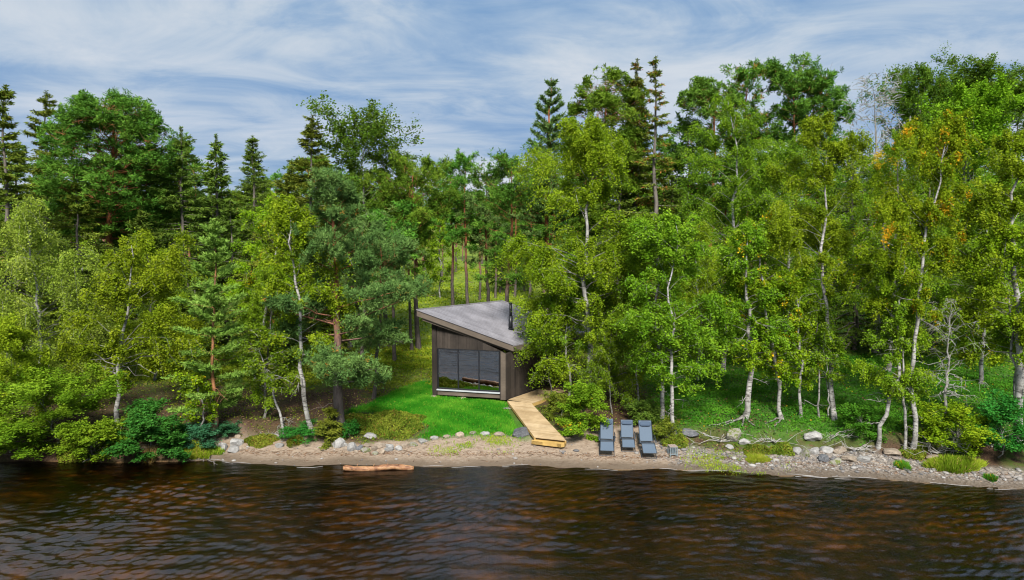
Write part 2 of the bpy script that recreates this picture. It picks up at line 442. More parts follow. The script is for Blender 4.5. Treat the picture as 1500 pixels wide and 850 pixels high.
        leaf_quads(crown, c, a, sd2, Ls, Ls * rng.uniform(.55, .8, N), tint)
    elif kind in ('pine',):
        bl = 11; N = max(leaves // bl, 100)
        j = rng.choice(m, N, p=w); s = rng.uniform(.35, 1.05, N)
        c = sb[j] + sd[j] * (sl[j] * s)[:, None]; c[:, 2] -= sdr[j] * sl[j] * s * s
        c += rng.normal(size=(N, 3)) * (.05 + .10 * sl[j])[:, None] + [0, 0, .05]
        tw = unit(sd[j] * .8 + [0, 0, .55] + rng.normal(0, .45, (N, 3)))
        cc = np.repeat(c, bl, 0); k = len(cc)
        a = unit(np.repeat(tw, bl, 0) * .75 + unit(rng.normal(size=(k, 3))))
        lf = (leaf or 0.24) * rng.uniform(.7, 1.2, k)
        cc = cc + np.repeat(tw, bl, 0) * rng.uniform(-.08, .14, k)[:, None] + a * lf[:, None] * .5
        tint = np.repeat(.40 * clump[j] + .22 * bcl[j] + .1 * rng.uniform(0, 1, N), bl) + .16 * rng.uniform(0, 1, k)
        tint = np.where(np.repeat(rng.uniform(0, 1, N) < yellow, bl), 1.0, np.minimum(tint, .86))
        leaf_quads(crown, cc, a, rand_side(a, rng), lf, lf * .2, tint)
    else:
        N = leaves
        # two thirds on the side shoots, the rest along the boughs
        n1 = int(N * .72); j = rng.choice(m, n1, p=w); s = rng.uniform(0, 1.05, n1)
        c1 = sb[j] + sd[j] * (sl[j] * s)[:, None]; c1[:, 2] -= sdr[j] * sl[j] * s * s
        d1 = sd[j]; t1 = .4 * clump[j] + .25 * bcl[j]; y1 = ylw[j]
        n2 = N - n1; i2 = rng.choice(nb, n2, p=L / L.sum()); s2 = rng.uniform(.1, 1.03, n2)
        c2 = base[i2] + D[i2] * (L[i2] * s2)[:, None]; c2[:, 2] -= dro * L[i2] * s2 * s2
        c = np.concatenate([c1, c2]); d = np.concatenate([d1, D[i2]])
        tint = np.concatenate([t1, .3 + .25 * rng.uniform(0, 1, nb)[i2]]) + .22 * rng.uniform(0, 1, N)
        yy = np.concatenate([y1, np.zeros(n2, bool)])
        down = [0, 0, -.35] if kind == 'spruce' else [0, 0, .35]
        a = unit(d * .75 + rng.normal(0, .55, (N, 3)) + down)
        lf = (leaf or (.18 if kind == 'spruce' else .17)) * rng.uniform(.6, 1.2, N)
        c = c + rng.normal(0, .035, (N, 3)) + a * lf[:, None] * .4
        tint = np.where(yy & (rng.uniform(0, 1, N) < .6), 1.0, np.minimum(tint, .86))
        leaf_quads(crown, c, a, rand_side(a, rng), lf, lf * (.26 if kind == 'spruce' else .2), tint)
        # leader
        q = 260; z = rng.uniform(.9, 1.0, q); c = along(P, z)
        a = unit(rng.normal(size=(q, 3)) * [.8, .8, .3] + [0, 0, .6])
        leaf_quads(crown, c + a * .07, a, rand_side(a, rng), .16, .04, .4 + .3 * rng.uniform(0, 1, q))
    # fit the grown tree to the height and crown width it was asked for
    V = np.concatenate(crown.V) if crown.V else np.concatenate(limbs.V)
    zt = max(np.percentile(V[:, 2], 96 if shape == 'dome' else 99.3), h * .5); fz = h / zt
    ax = lean[0] * np.clip(V[:, 2] / h, 0, 1)
    wx = max(np.percentile(np.abs(V[:, 0] - ax), 93 if shape == 'dome' else 97.5), .05); fx = float(np.clip(Rr / wx, .55, 1.6))
    P8 = trunk.V[0].reshape(-1, 8, 3); ring = P8 - P8.mean(1, keepdims=True)
    for part in (trunk, limbs, crown):
        for v in part.V:
            l0 = lean[0] * v[:, 2] / h
            v[:, 0] = (v[:, 0] - l0) * fx + l0; v[:, 1] *= fx; v[:, 2] *= fz
    P8 = trunk.V[0].reshape(-1, 8, 3); trunk.V[0] = (P8.mean(1, keepdims=True) + ring).reshape(-1, 3)
    if shape == 'dome':                                       # rounded outline: trim shoots that stray far out of the crown
        zc = h * (t0 + (1 - t0) * .40); zr = h - zc
        for v in limbs.V:
            q = np.stack([(v[:, 0] - lean[0] * v[:, 2] / h) / Rr, v[:, 1] / Rr, np.maximum(v[:, 2] - zc, 0) / zr], 1); e = np.sqrt((q ** 2).sum(1)) / .93
            f = np.where(e > 1, 1 / np.maximum(e, 1e-6), 1.0); l0 = lean[0] * v[:, 2] / h
            v[:, 0] = l0 + (v[:, 0] - l0) * f; v[:, 1] *= f; v[:, 2] = np.where(v[:, 2] > zc, zc + (v[:, 2] - zc) * f, v[:, 2])
        V, F, A = crown.V[0], crown.F[0], crown.att[0]
        c = V.reshape(-1, 4, 3).mean(1); cx = c[:, 0] - lean[0] * c[:, 2] / h
        e = (cx / (Rr * 1.03)) ** 2 + (c[:, 1] / (Rr * 1.1)) ** 2 + (np.maximum(c[:, 2] - zc, 0) / zr) ** 2
        k = e < 1.0 + .10 * np.sin(cx * 2.6 + seed) * np.sin(c[:, 1] * 2.2) + .05 * np.sin(c[:, 2] * 5 + cx * 3)
        crown.V = [V.reshape(-1, 4, 3)[k].reshape(-1, 3)]; crown.F = [np.arange(k.sum() * 4).reshape(-1, 4)]; crown.att = [A[k]]; crown.n = int(k.sum()) * 4
    return trunk, limbs, crown

def tree(name, cat, label, kind, loc, h, Rr, t0, seed, foliage, bark, group=None, limbbark=None, **kw):
    tr, li, cr = tree_meshes(kind, h, Rr, t0, seed, **kw)
    o = thing(name, label, cat, loc, 0.0, group)
    tr.build('trunk', M[bark], o, True)
    li.build('branches', M[limbbark or ('grey_bark' if bark == 'birch_bark' else bark)], o)
    cr.build('crown', M[foliage], o)
    return o

def ptree(name, cat, label, kind, bx, by, tx, ty, wpx, t0, seed, foliage, bark, Y=None, **kw):
    """bx,by: foot in photo pixels (or Y when the foot is hidden); tx,ty: top; wpx: crown width"""
    if Y is None:
        g = ground(bx, by); Y = g[1]
    X = x_at(bx, Y, 1.3); gz = float(height(X, Y))
    zt = z_at(ty, Y); hh = zt - gz + 0.15
    lx = x_at(tx, Y, zt) - x_at(bx, Y, gz)
    Rr = wpx / 2000.0 * (Y + 1)
    return tree(name, cat, label, kind, (X, Y, gz - 0.12), hh, Rr, t0, seed, foliage, bark, lean=(lx, 0.0), **kw)

# ------------------------------------------------------------------ setting: world, sun, camera
SUN_EL, SUN_AZ = R(44), R(178)          # azimuth clockwise from +Y: behind the camera
def build_world():
    w = bpy.data.worlds.new('World'); bpy.context.scene.world = w; w.use_nodes = True
    nt = w.node_tree; nt.nodes.clear(); g = NT(nt)
    out = g.n('ShaderNodeOutputWorld'); bg = g.n('ShaderNodeBackground'); bg.inputs[1].default_value = 0.1
    sky = g.n('ShaderNodeTexSky'); sky.sky_type = 'NISHITA'; sky.sun_disc = False
    sky.sun_elevation = SUN_EL; sky.sun_rotation = SUN_AZ; sky.air_density = 1.2; sky.dust_density = 1.5
    tc = g.n('ShaderNodeTexCoord'); sp = g.n('ShaderNodeSeparateXYZ'); g.l(tc.outputs['Generated'], sp.inputs[0])
    zz = g.math('ADD', g.math('MAXIMUM', sp.outputs[2], 0.0), 0.16)
    cb = g.n('ShaderNodeCombineXYZ')
    g.l(g.math('DIVIDE', sp.outputs[0], zz), cb.inputs[0]); g.l(g.math('DIVIDE', sp.outputs[1], zz), cb.inputs[1])
    v1 = g.mapping(cb.outputs[0], (0.58, 0.62, 1), (0, 0, R(-22)))
    v1.node.inputs['Location'].default_value = (0.35, 0.9, 0)
    n1 = g.noise(v1, 0.9, 6, 0.50, 0.9)
    v2 = g.mapping(cb.outputs[0], (0.9, 1.25, 1), (0, 0, R(-30)))
    n2 = g.noise(v2, 1.7, 7, 0.62, 1.0)
    f = g.math('ADD', g.math('MULTIPLY', n1.outputs[0], 0.68), g.math('MULTIPLY', n2.outputs[0], 0.32))
    # thin overcast: pale veils over grey-blue, a few gaps of deeper blue
    cl = g.ramp(f, [(0.32, (0.28, 0.95, 2.3)), (0.39, (1.3, 2.25, 3.7)), (0.445, (2.1, 2.95, 4.1)), (0.50, (3.2, 3.8, 4.5)), (0.57, (4.2, 4.5, 4.85)), (0.68, (4.9, 5.05, 5.15))])
    veil = g.ramp(f, [(0.30, (0.80,) * 3), (0.40, (0.96,) * 3), (0.5, (1,) * 3)])
    col = g.mix(veil.outputs[0], sky.outputs[0], cl.outputs[0])
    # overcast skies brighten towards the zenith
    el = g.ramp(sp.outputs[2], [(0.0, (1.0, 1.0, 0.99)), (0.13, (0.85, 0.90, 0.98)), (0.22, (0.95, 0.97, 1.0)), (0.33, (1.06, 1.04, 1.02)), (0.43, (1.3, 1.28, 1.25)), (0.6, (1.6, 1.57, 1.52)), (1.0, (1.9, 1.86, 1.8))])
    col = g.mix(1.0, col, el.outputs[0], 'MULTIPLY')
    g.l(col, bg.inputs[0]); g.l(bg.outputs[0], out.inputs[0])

def build_light_camera():
    s = bpy.data.lights.new('sun', 'SUN'); s.energy = 4.9; s.angle = R(13); s.color = (1.0, 0.95, 0.87)
    o = bpy.data.objects.new('sun', s); C.objects.link(o)
    d = Vector((math.sin(SUN_AZ) * math.cos(SUN_EL), math.cos(SUN_AZ) * math.cos(SUN_EL), math.sin(SUN_EL)))
    o.rotation_euler = d.to_track_quat('Z', 'Y').to_euler()
    cam = bpy.data.cameras.new('camera'); cam.lens = 24; cam.sensor_width = 36; cam.clip_end = 6000; cam.clip_start = 0.5
    co = bpy.data.objects.new('camera', cam); C.objects.link(co)
    co.location = (0, 0, H); co.rotation_euler = (math.pi / 2 - PITCH, 0, 0)
    sc = bpy.context.scene; sc.camera = co
    vs = sc.view_settings; vs.view_transform = 'Standard'; vs.look = 'None'; vs.gamma = 1; vs.exposure = 0.67; vs.use_curve_mapping = False
    cy = sc.cycles; cy.max_bounces = 6; cy.diffuse_bounces = 3; cy.glossy_bounces = 3; cy.transmission_bounces = 4; cy.transparent_max_bounces = 8
    cy.use_denoising = True; cy.filter_width = 1.1; cy.sample_clamp_indirect = 4; cy.caustics_reflective = False; cy.caustics_refractive = False

# ------------------------------------------------------------------ ground, water, hills
def in_poly(x, y, P):
    P = np.asarray(P); r = np.zeros(np.shape(x), bool); n = len(P)
    for i in range(n):
        x0, y0 = P[i][:2]; x1, y1 = P[(i + 1) % n][:2]
        c = ((y0 > y) != (y1 > y)) & (x < (x1 - x0) * (y - y0) / (y1 - y0 + 1e-12) + x0); r ^= c
    return r

def soft_poly(x, y, P, blur=0.22):
    s = 0
    for dx, dy in ((0, 0), (1, 0), (-1, 0), (0, 1), (0, -1), (.7, .7), (-.7, .7), (.7, -.7), (-.7, -.7)):
        s = s + in_poly(x + dx * blur, y + dy * blur, P)
    return s / 9.0

LAWN = [ground(*p)[:2] for p in ((506, 607), (555, 585), (597, 566), (625, 554), (636, 566), (690, 560), (770, 570), (742, 588), (762, 612), (786, 642), (745, 637), (690, 639), (640, 641), (614, 646), (634, 622), (600, 609), (545, 603))]
CAB_Z = 1.12

def axis(lo, fine0, fine1, hi, step, far):
    a = np.arange(fine0, fine1 + 1e-6, step)
    def tail(x0, x1, n): 
        t = np.linspace(0, 1, n + 1)[1:] ** 2.0; return x0 + (x1 - x0) * t
    return np.concatenate([tail(fine0, lo, far)[::-1], a, tail(fine1, hi, far)])

def grid_mesh(xs, ys, zf):
    X, Y = np.meshgrid(xs, ys); Z = zf(X, Y)
    nx, ny = len(xs), len(ys)
    i = np.arange(ny - 1)[:, None] * nx; j = np.arange(nx - 1)[None]
    F = np.stack([i + j, i + j + 1, i + nx + j + 1, i + nx + j], -1).reshape(-1, 4)
    return np.stack([X, Y, Z], -1).reshape(-1, 3), F

def masks(x, y):
    d = y - shore(x)
    n = nz(x * 1.3, y * 1.3); n2 = nz(x * 0.5 + 7, y * 0.5)
    lawn = soft_poly(x + 0.22 * n + .10 * nz(x * 4, y * 4), y + 0.16 * n, LAWN)
    beachw = 2.55 - .5 * (1 - smooth(-7, -5, x)) + 0.35 * n2 + 1.9 * smooth(-3.6, -2, x) * (1 - smooth(1.2, 2.2, x)) + 1.2 * smooth(1.8, 2.8, x) * (1 - smooth(6.5, 7.5, x)) - 0.85 * smooth(7, 9, x)
    beach = (1 - smooth(beachw - .35, beachw + .25, d + 0.12 * n)) * smooth(-14.6, -13.2, x)
    gravel = smooth(4.8, 8.2, x + 0.5 * n) 
    lush = smooth(6.5, 8.5, x) * smooth(2.2, 3.2, d + .5 * n)
    bil = (1 - smooth(-2, 4, x)) * smooth(7.5, 11, d + .8 * n2) + smooth(13, 20, d)
    litter = smooth(.25, .8, nz(x * .45 + 3, y * .6 + 1)) + (1 - smooth(-9, -6, x)) * (1 - smooth(5, 9, d)) * 0.8 + smooth(2.2, 3.6, x) * (1 - smooth(6, 7.4, x)) * (1 - smooth(8, 12, d))
    return d, lawn, beach, gravel, np.clip(lush, 0, 1), np.clip(bil, 0, 1), np.clip(litter, 0, 1)

def build_ground():
    xs = axis(-1600, -26, 26, 1600, 0.16, 46); ys = axis(-500, 25.6, 48, 1700, 0.16, 56)
    V, F = grid_mesh(xs, ys, height)
    far = V[:, 1] > 400
    mb = MB(); mb.quads(V, F)
    m, nt, out = newmat('ground'); g = NT(nt)
    tc = g.n('ShaderNodeTexCoord'); P = tc.outputs['Object']
    def at(nm): return g.n('ShaderNodeAttribute', attribute_name=nm).outputs['Fac']
    n1 = g.noise(P, 2.2, 6, .65); n2 = g.noise(P, 14, 4, .7); n3 = g.noise(P, .35, 4)
    soil = g.ramp(n2.outputs[0], [(.3, (.025, .016, .010)), (.55, (.065, .038, .022)), (.75, (.13, .08, .045))]).outputs[0]
    moss = g.ramp(n1.outputs[0], [(.3, (.03, .055, .010)), (.55, (.075, .105, .014)), (.75, (.15, .165, .03))]).outputs[0]
    c = g.mix(g.ramp(n1.outputs[0], [(.42, (0, 0, 0)), (.6, (1, 1, 1))]).outputs[0], moss, soil)
    c = g.mix(at('litter'), c, soil)
    bil = g.ramp(n1.outputs[0], [(.3, (.05, .09, .010)), (.5, (.13, .19, .012)), (.72, (.24, .25, .03))]).outputs[0]
    c = g.mix(g.math('MULTIPLY', at('bilberry'), .9), c, bil)
    lush = g.ramp(n1.outputs[0], [(.3, (.02, .07, .008)), (.6, (.055, .17, .014)), (.8, (.09, .22, .02))]).outputs[0]
    c = g.mix(g.math('MULTIPLY', at('lush'), g.ramp(n2.outputs[0], [(.36, (.25,) * 3), (.56, (.9,) * 3)]).outputs[0]), c, lush)
    # beach: voronoi pebbles over sand
    vo = g.n('ShaderNodeTexVoronoi'); vo.inputs['Scale'].default_value = 11; g.l(P, vo.inputs['Vector'])
    peb = g.ramp(vo.outputs['Color'], [(.1, (.07, .062, .055)), (.4, (.17, .155, .14)), (.7, (.25, .215, .18)), (.95, (.36, .34, .32))]).outputs[0]
    n4 = g.noise(g.mapping(P, (1, 2.4, 1)), 5.5, 6, .72)
    sand = g.ramp(n4.outputs[0], [(.28, (.15, .105, .07)), (.5, (.26, .195, .14)), (.72, (.36, .29, .22))]).outputs[0]
    gs = g.ramp(g.math('ADD', at('gravel'), g.math('MULTIPLY', g.math('SUBTRACT', n1.outputs[0], .5), 1.6)), [(.35, (0.12,) * 3), (.75, (.9,) * 3)]).outputs[0]
    b = g.mix(gs, sand, peb)
    b = g.mix(at('wet'), b, (.085, .062, .042), 'MIX')
    c = g.mix(at('beach'), c, b)
    grass = g.ramp(n2.outputs[0], [(.3, (.030, .075, .008)), (.7, (.055, .16, .012))]).outputs[0]
    c = g.mix(at('lawn'), c, grass)
    bed = g.ramp(g.noise(P, .32, 5, .65, .6).outputs[0], [(.36, (.035, .020, .008)), (.5, (.18, .095, .026)), (.68, (.40, .225, .055))]).outputs[0]
    bedn = g.ramp(n1.outputs[0], [(.3, (.35,) * 3), (.6, (1,) * 3)]).outputs[0]
    c = g.mix(at('bed'), c, g.mix(1.0, bed, bedn, 'MULTIPLY'))
    p = g.n('ShaderNodeBsdfPrincipled'); p.inputs['Roughness'].default_value = .85; p.inputs['Specular IOR Level'].default_value = .2
    g.l(c, p.inputs['Base Color'])
    bp = g.n('ShaderNodeBump'); bp.inputs['Strength'].default_value = .7; bp.inputs['Distance'].default_value = .05
    g.l(g.math('ADD', n2.outputs[0], g.math('MULTIPLY', vo.outputs['Distance'], g.math('MULTIPLY', gs, at('beach')))), bp.inputs['Height']); g.l(bp.outputs[0], p.inputs['Normal'])
    g.l(p.outputs[0], out.inputs[0])
    o = mb.build('ground', m, None, True); o['kind'] = 'structure'
    x, y = V[:, 0], V[:, 1]
    d, lawn, beach, gravel, lush, bil, lit = masks(x, y)
    wet = (1 - smooth(.15, .95, d + .12 * nz(x * 2, y * 2))) * .8
    bed = 1 - smooth(-.25, 0.02, d)
    for nm, arr in (('lawn', lawn), ('beach', beach), ('gravel', gravel), ('lush', lush), ('bilberry', bil), ('litter', lit), ('wet', wet), ('bed', bed)):
        a = o.data.attributes.new(nm, 'FLOAT', 'POINT'); a.data.foreach_set('value', np.asarray(arr, np.float32))
    # far wooded hills
    hm = simple('hill_forest', (.018, .045, .022), .9, .4, .02, (1, 1, 1))
    th = np.linspace(R(12), R(168), 220); rs = np.array([900, 1050, 1250, 1450, 1700, 2000.])
    ridge = np.array([0, .35, .75, 1, .85, .3])
    V = []
    for r_, k in zip(rs, ridge):
        hh = k * (34 + 13 * np.sin(th * 7 + 1) + 8 * np.sin(th * 17 + 2) + 2.0 * np.sin(th * 61) + 1.2 * np.sin(th * 139)) + 2
        V.append(np.stack([r_ * np.cos(th), r_ * np.sin(th), hh], 1))
    n = len(th); V = np.concatenate(V)
    i = np.arange(len(rs) - 1)[:, None] * n; j = np.arange(n - 1)[None]
    F = np.stack([i + j, i + j + 1, i + n + j + 1, i + n + j], -1).reshape(-1, 4)
    mb = MB(); mb.quads(V, F); h = mb.build('hills', hm, None, True); h['kind'] = 'structure'
    # opposite shore of the lake, behind the camera (seen in the window reflections)
    V = []
    th = np.linspace(R(190), R(350), 120)
    for r_, k in ((650, -1), (680, 9), (760, 22), (900, 12)):
        V.append(np.stack([r_ * np.cos(th), r_ * np.sin(th) * .8, k * (1 + .25 * np.sin(th * 9) + .1 * np.sin(th * 31))], 1))
    n = len(th); i = np.arange(3)[:, None] * n; j = np.arange(n - 1)[None]
    F = np.stack([i + j, i + j + 1, i + n + j + 1, i + n + j], -1).reshape(-1, 4)
    mb = MB(); mb.quads(np.concatenate(V), F); h = mb.build('far_shore_hills', hm, None, True); h['kind'] = 'structure'

def wave(x, y):
    """small wind ripples running in towards the beach"""
    rng = RS(5); z = 0
    for lam, amp, n in ((1.3, .015, 4), (.62, .0155, 8), (.34, .0115, 9), (.21, .0062, 8)):
        for k in range(n):
            a = math.pi / 2 + rng.normal(.12, .36); kk = 2 * math.pi / (lam * rng.uniform(.75, 1.3))
            ph = rng.uniform(0, 6.28)
            q = kk * (x * math.cos(a) + y * math.sin(a)) + ph + .9 * np.sin(x * rng.uniform(.15, .5) + ph * 2) + .6 * np.sin(y * .4 + x * .23 + ph)
            env = .55 + .45 * np.sin(x * rng.uniform(.2, .6) + y * rng.uniform(-.5, .5) + ph * 3)
            s = np.sin(q); z = z + amp / math.sqrt(n) * 1.3 * env * (s + .35 * np.abs(s) * s)
    return z

def build_water():
    xs = axis(-900, -25, 25, 900, 0.06, 40); ys = axis(-600, 17.5, 30.5, 46, 0.045, 30)
    def zf(x, y):
        d = shore(x) - y
        f = smooth(-26, -24, -np.abs(x)) * smooth(16.5, 19, y)
        gust = .72 + .42 * nz(x * .22 + 1, y * .3) + .2 * nz(x * .6, y * .9 + 2)
        return .0 + wave(x, y) * f * gust * (.35 + .65 * smooth(.2, 3.5, d))
    V, F = grid_mesh(xs, ys, zf)
    mb = MB(); mb.quads(V, F)
    m, nt, out = newmat('lake_water'); g = NT(nt)
    tc = g.n('ShaderNodeTexCoord')
    n1 = g.noise(g.mapping(tc.outputs['Object'], (1, 1.9, 1), (0, 0, R(8))), 6.5, 5, .68, .4)
    n2 = g.noise(g.mapping(tc.outputs['Object'], (.8, 1.6, 1), (0, 0, R(-12))), 1.1, 3, .5)
    b = g.n('ShaderNodeBump'); b.inputs['Strength'].default_value = .45; b.inputs['Distance'].default_value = .03
    g.l(g.math('ADD', n1.outputs[0], n2.outputs[0]), b.inputs['Height'])
    fr = g.n('ShaderNodeFresnel'); fr.inputs[0].default_value = 1.7; g.l(b.outputs[0], fr.inputs['Normal'])
    gl = g.n('ShaderNodeBsdfGlossy'); gl.inputs['Roughness'].default_value = .05; g.l(b.outputs[0], gl.inputs['Normal'])
    tr = g.n('ShaderNodeBsdfTransparent'); tr.inputs[0].default_value = (.60, .45, .20, 1)
    mx = g.n('ShaderNodeMixShader'); g.l(fr.outputs[0], mx.inputs[0]); g.l(tr.outputs[0], mx.inputs[1]); g.l(gl.outputs[0], mx.inputs[2])
    g.l(mx.outputs[0], out.inputs[0])
    o = mb.build('water', m, None, True); o['kind'] = 'structure'
    # broken foam line where the ripples run out on the beach
    rng = RS(9); fb = MB()
    for k in range(26):
        x0 = rng.uniform(-13.4, 21); l = rng.uniform(.15, 1.1) * (1.5 if -3 < x0 < 8 else 1)
        xx = np.linspace(x0, x0 + l, 10); off = rng.uniform(-.25, .03)
        yy = shore(xx) + off + .03 * np.sin(xx * 5 + k); w = rng.uniform(.004, .012) * np.sin(np.linspace(.05, 3.1, 10))
        zz = np.maximum(height(xx, yy), 0) + .02
        V = np.concatenate([np.stack([xx, yy - w, zz], 1), np.stack([xx, yy + w, zz + .012], 1)])
        F = [[i, i + 1, i + 11, i + 10] for i in range(9)]
        fb.quads(V, F)
    o = fb.build('foam', simple('foam', (.22, .205, .19), .6, .2, 20)); o['kind'] = 'stuff'

# ------------------------------------------------------------------ cabin
def wood_cols(*c): return [tuple(q) for q in c]
def build_cabin():
    z0 = CAB_Z
    A = on_z(634, 580, z0)[:2]; B = on_z(741, 586.5, z0)[:2]
    f = B - A; W = float(np.linalg.norm(f)); f = f / W                    # along the facade
    nrm = np.array([f[1], -f[0]])                                         # facade normal, to the lake
    zL = z_at(466, A[1]); zR = z_at(516, B[1])
    slope = (zR - zL) / W
    def roofz(p, th=0.0):                                                 # top plane: level along the side walls
        pass
    # the side walls run at an angle to the facade (the plan is a parallelogram)
    q = on_z(778, 572, z0)[:2] - B; sdir = q / np.linalg.norm(q)
    # oblique coordinates
    Mi = np.linalg.inv(np.stack([f, sdir], 1))
    def st(p): return Mi @ (np.asarray(p)[:2] - A)
    def top(p, up): return zL + slope * st(p)[0] + up
    UP = 0.40
    def roof_pix(px, py):
        r = ray(px, py); lo, hi = 20., 70.
        for _ in range(60):
            m = (lo + hi) / 2; p = r * m
            if H + p[2] > top(p, UP): lo = m
            else: hi = m
        return np.array([*(r * lo)[:2], H + (r * lo)[2]])
    FL, FR, BL = roof_pix(611, 454.5), roof_pix(752, 506), roof_pix(735, 441.5)
    sdir = (BL - FL)[:2] / np.linalg.norm((BL - FL)[:2])                  # keep the walls parallel to the roof edge
    Mi = np.linalg.inv(np.stack([f, sdir], 1))
    FL, FR, BL = roof_pix(611, 454.5), roof_pix(752, 506), roof_pix(735, 441.5)
    BR = FR + (BL - FL)
    Ls = float(np.linalg.norm((BL - FL)[:2])) - 0.9
    Cc = B + sdir * Ls; Dd = A + sdir * Ls
    wall = plank_mat('dark_stained_boards', wood_cols((.022, .017, .014), (.038, .030, .024), (.068, .054, .044)), .8, (14, 14, 1.2), 3)
    trim = plank_mat('weathered_trim', wood_cols((.10, .078, .06), (.15, .12, .093)), .75, (1.5, 1.5, 9), 3)
    roofm = plank_mat('silvered_roof_boards', wood_cols((.175, .168, .185), (.22, .21, .232), (.25, .24, .262)), .6, (2, 2, 2), 4, .4)
    black = simple('black_metal', (.012, .013, .016), .4, .2, 8)
    white = simple('sill_metal', (.42, .45, .47), .35, .08, 6)
    inner = plank_mat('pale_interior_boards', wood_cols((.26, .17, .07), (.33, .22, .09)), .6, (1, 1, 8), 3)
    cab = thing('cabin', 'dark timber lakeside cabin with slanted grey board roof and wide front window', 'cabin', (*A, z0), 0)
    rng = RS(3)
    o3 = np.array([A[0], A[1], z0])
    def L(p): return np.asarray(p, float) - o3                             # everything is built about the cabin's own foot
    def boards(P0, P1, n3, zb, zt, bw=.145, th=.03, inset=0.0):
        """upright cladding from P0 to P1, n3 outward normal (2D)"""
        mb = MB(); d = np.asarray(P1) - np.asarray(P0); ln = np.linalg.norm(d); d = d / ln; k = max(1, int(round(ln / bw))); w = ln / k
        for i in range(k):
            a = P0 + d * (i * w + .003); b = P0 + d * ((i + 1) * w - .003); o = n3 * (th + rng.uniform(0, .014) - inset); bk = -n3 * (.09 + inset)
            za, zb_ = zt(a), zt(b); bo = zb - rng.uniform(0, .01)
            mb.hexa([L((*(a + o), bo)), L((*(b + o), bo)), L((*(b + bk), bo)), L((*(a + bk), bo))],
                    [L((*(a + o), za)), L((*(b + o), zb_)), L((*(b + bk), zb_)), L((*(a + bk), za))])
        return mb
    und = lambda p: top(p, UP) - .475
    def onf(px, py):                                                       # pixel -> (s, z) on the facade plane
        r = ray(px, py); n3 = np.array([*nrm, 0]); t = (np.dot(nrm, A)) / np.dot(r[:2], nrm); p = r * t
        return float(np.dot(p[:2] - A, f)), H + p[2]
    s0, zt0 = onf(640.5, 510.3); s1, zt1 = onf(732, 514)
    _, zb0 = onf(640.5, 569); _, zb1 = onf(732, 575)
    zt_, zb_ = (zt0 + zt1) / 2, (zb0 + zb1) / 2
    P = lambda s: A + f * s
    fw = MB()
    for part in (boards(P(0.0), P(s0 - .02), nrm, z0 + .10, und), boards(P(s0), P(s1), nrm, zt_ + .01, und), boards(P(s1 + .02), P(W), nrm, z0 + .02, und)):
        for v in part.V: pass
        F0 = fw.n
        fw.V += part.V; fw.F += [q + F0 for q in part.F]; fw.n += part.n; fw.att += part.att
        # face indices inside a part start at 0, so shift by the running count only
    fw.build('front_wall', wall, cab)
    mb = MB()                                                              # lying base boards under the window
    for k in range(2):
        a, b = P(s0 - .0), P(s1 + .0); zz0 = z0 + .09 + k * (zb_ - z0 - .13) / 2; zz1 = zz0 + (zb_ - z0 - .13) / 2 - .008
        mb.hexa([L((*(a + nrm * .03), zz0)), L((*(b + nrm * .03), zz0)), L((*(b - nrm * .09), zz0)), L((*(a - nrm * .09), zz0))],
                [L((*(a + nrm * .03), zz1)), L((*(b + nrm * .03), zz1)), L((*(b - nrm * .09), zz1)), L((*(a - nrm * .09), zz1))])
    mb.build('base_board', trim, cab)
    sn = np.array([sdir[1], -sdir[0]])                                     # right side wall outward
    boards(B + sdir * .12, Cc, sn, z0 + .0, und).build('side_wall', wall, cab)
    boards(Dd, A + sdir * .12, -sn, z0 + .05, und).build('side_wall', wall, cab)
    boards(Cc, Dd, sdir, z0, und).build('back_wall', wall, cab)
    # corner boards
    for (p, w0, w1) in ((A, .0, .20), (B, -.24, .0)):
        mb = MB(); a, b = p + f * w0, p + f * w1
        mb.hexa([L((*(a + nrm * .062), z0 + .03)), L((*(b + nrm * .062), z0 + .03)), L((*(b + nrm * .0), z0 + .03)), L((*(a + nrm * .0), z0 + .03))],
                [L((*(a + nrm * .062), und(a))), L((*(b + nrm * .062), und(b))), L((*(b + nrm * .0), und(b))), L((*(a + nrm * .0), und(a)))])
        mb.build('corner_board', trim if p is B else wall, cab)
    mb = MB(); a, b = B + sdir * -.02, B + sdir * .13
    mb.hexa([L((*(a + sn * .062), z0 + .03)), L((*(b + sn * .062), z0 + .03)), L((*(b - sn * .02), z0 + .03)), L((*(a - sn * .02), z0 + .03))],
            [L((*(a + sn * .062), und(a))), L((*(b + sn * .062), und(b))), L((*(b - sn * .02), und(b))), L((*(a - sn * .02), und(a)))])
    mb.build('corner_board', wall, cab)
    # window
    zm = (zt_ + zb_) / 2; sm = (s0 + s1) / 2
    fr = MB(); ang = math.atan2(f[1], f[0])
    def fbox(m_, s, z, ws, hz, dep, off):
        c = P(s) + nrm * off; m_.box(L((*c, z)), (ws, dep, hz), ang)
    for s_ in (s0 + .025, s1 - .025): fbox(fr, s_, zm, .05, zt_ - zb_, .09, -.015)
    fbox(fr, sm, zt_ - .025, s1 - s0 - .1, .05, .088, -.015); fbox(fr, sm, zb_ + .03, s1 - s0 - .1, .06, .088, -.015)
    win = fr.build('window', black, cab)
    m1, _ = onf(671.2, 540); m2, _ = onf(701.6, 540)
    for mm in (m1, m2):
        k = MB(); fbox(k, mm, zm, .055, zt_ - zb_ - .12, .07, -.012); k.build('mullion', black, win)
    gm, nt, out = newmat('window_glass'); g = NT(nt)
    fre = g.n('ShaderNodeFresnel'); fre.inputs[0].default_value = 1.6
    gl = g.n('ShaderNodeBsdfGlossy'); gl.inputs['Roughness'].default_value = .002
    tr = g.n('ShaderNodeBsdfTransparent'); tr.inputs[0].default_value = (.74, .78, .76, 1)
    mx = g.n('ShaderNodeMixShader')
    fac = g.math('ADD', g.math('MULTIPLY', fre.outputs[0], 1.2), .60, True)
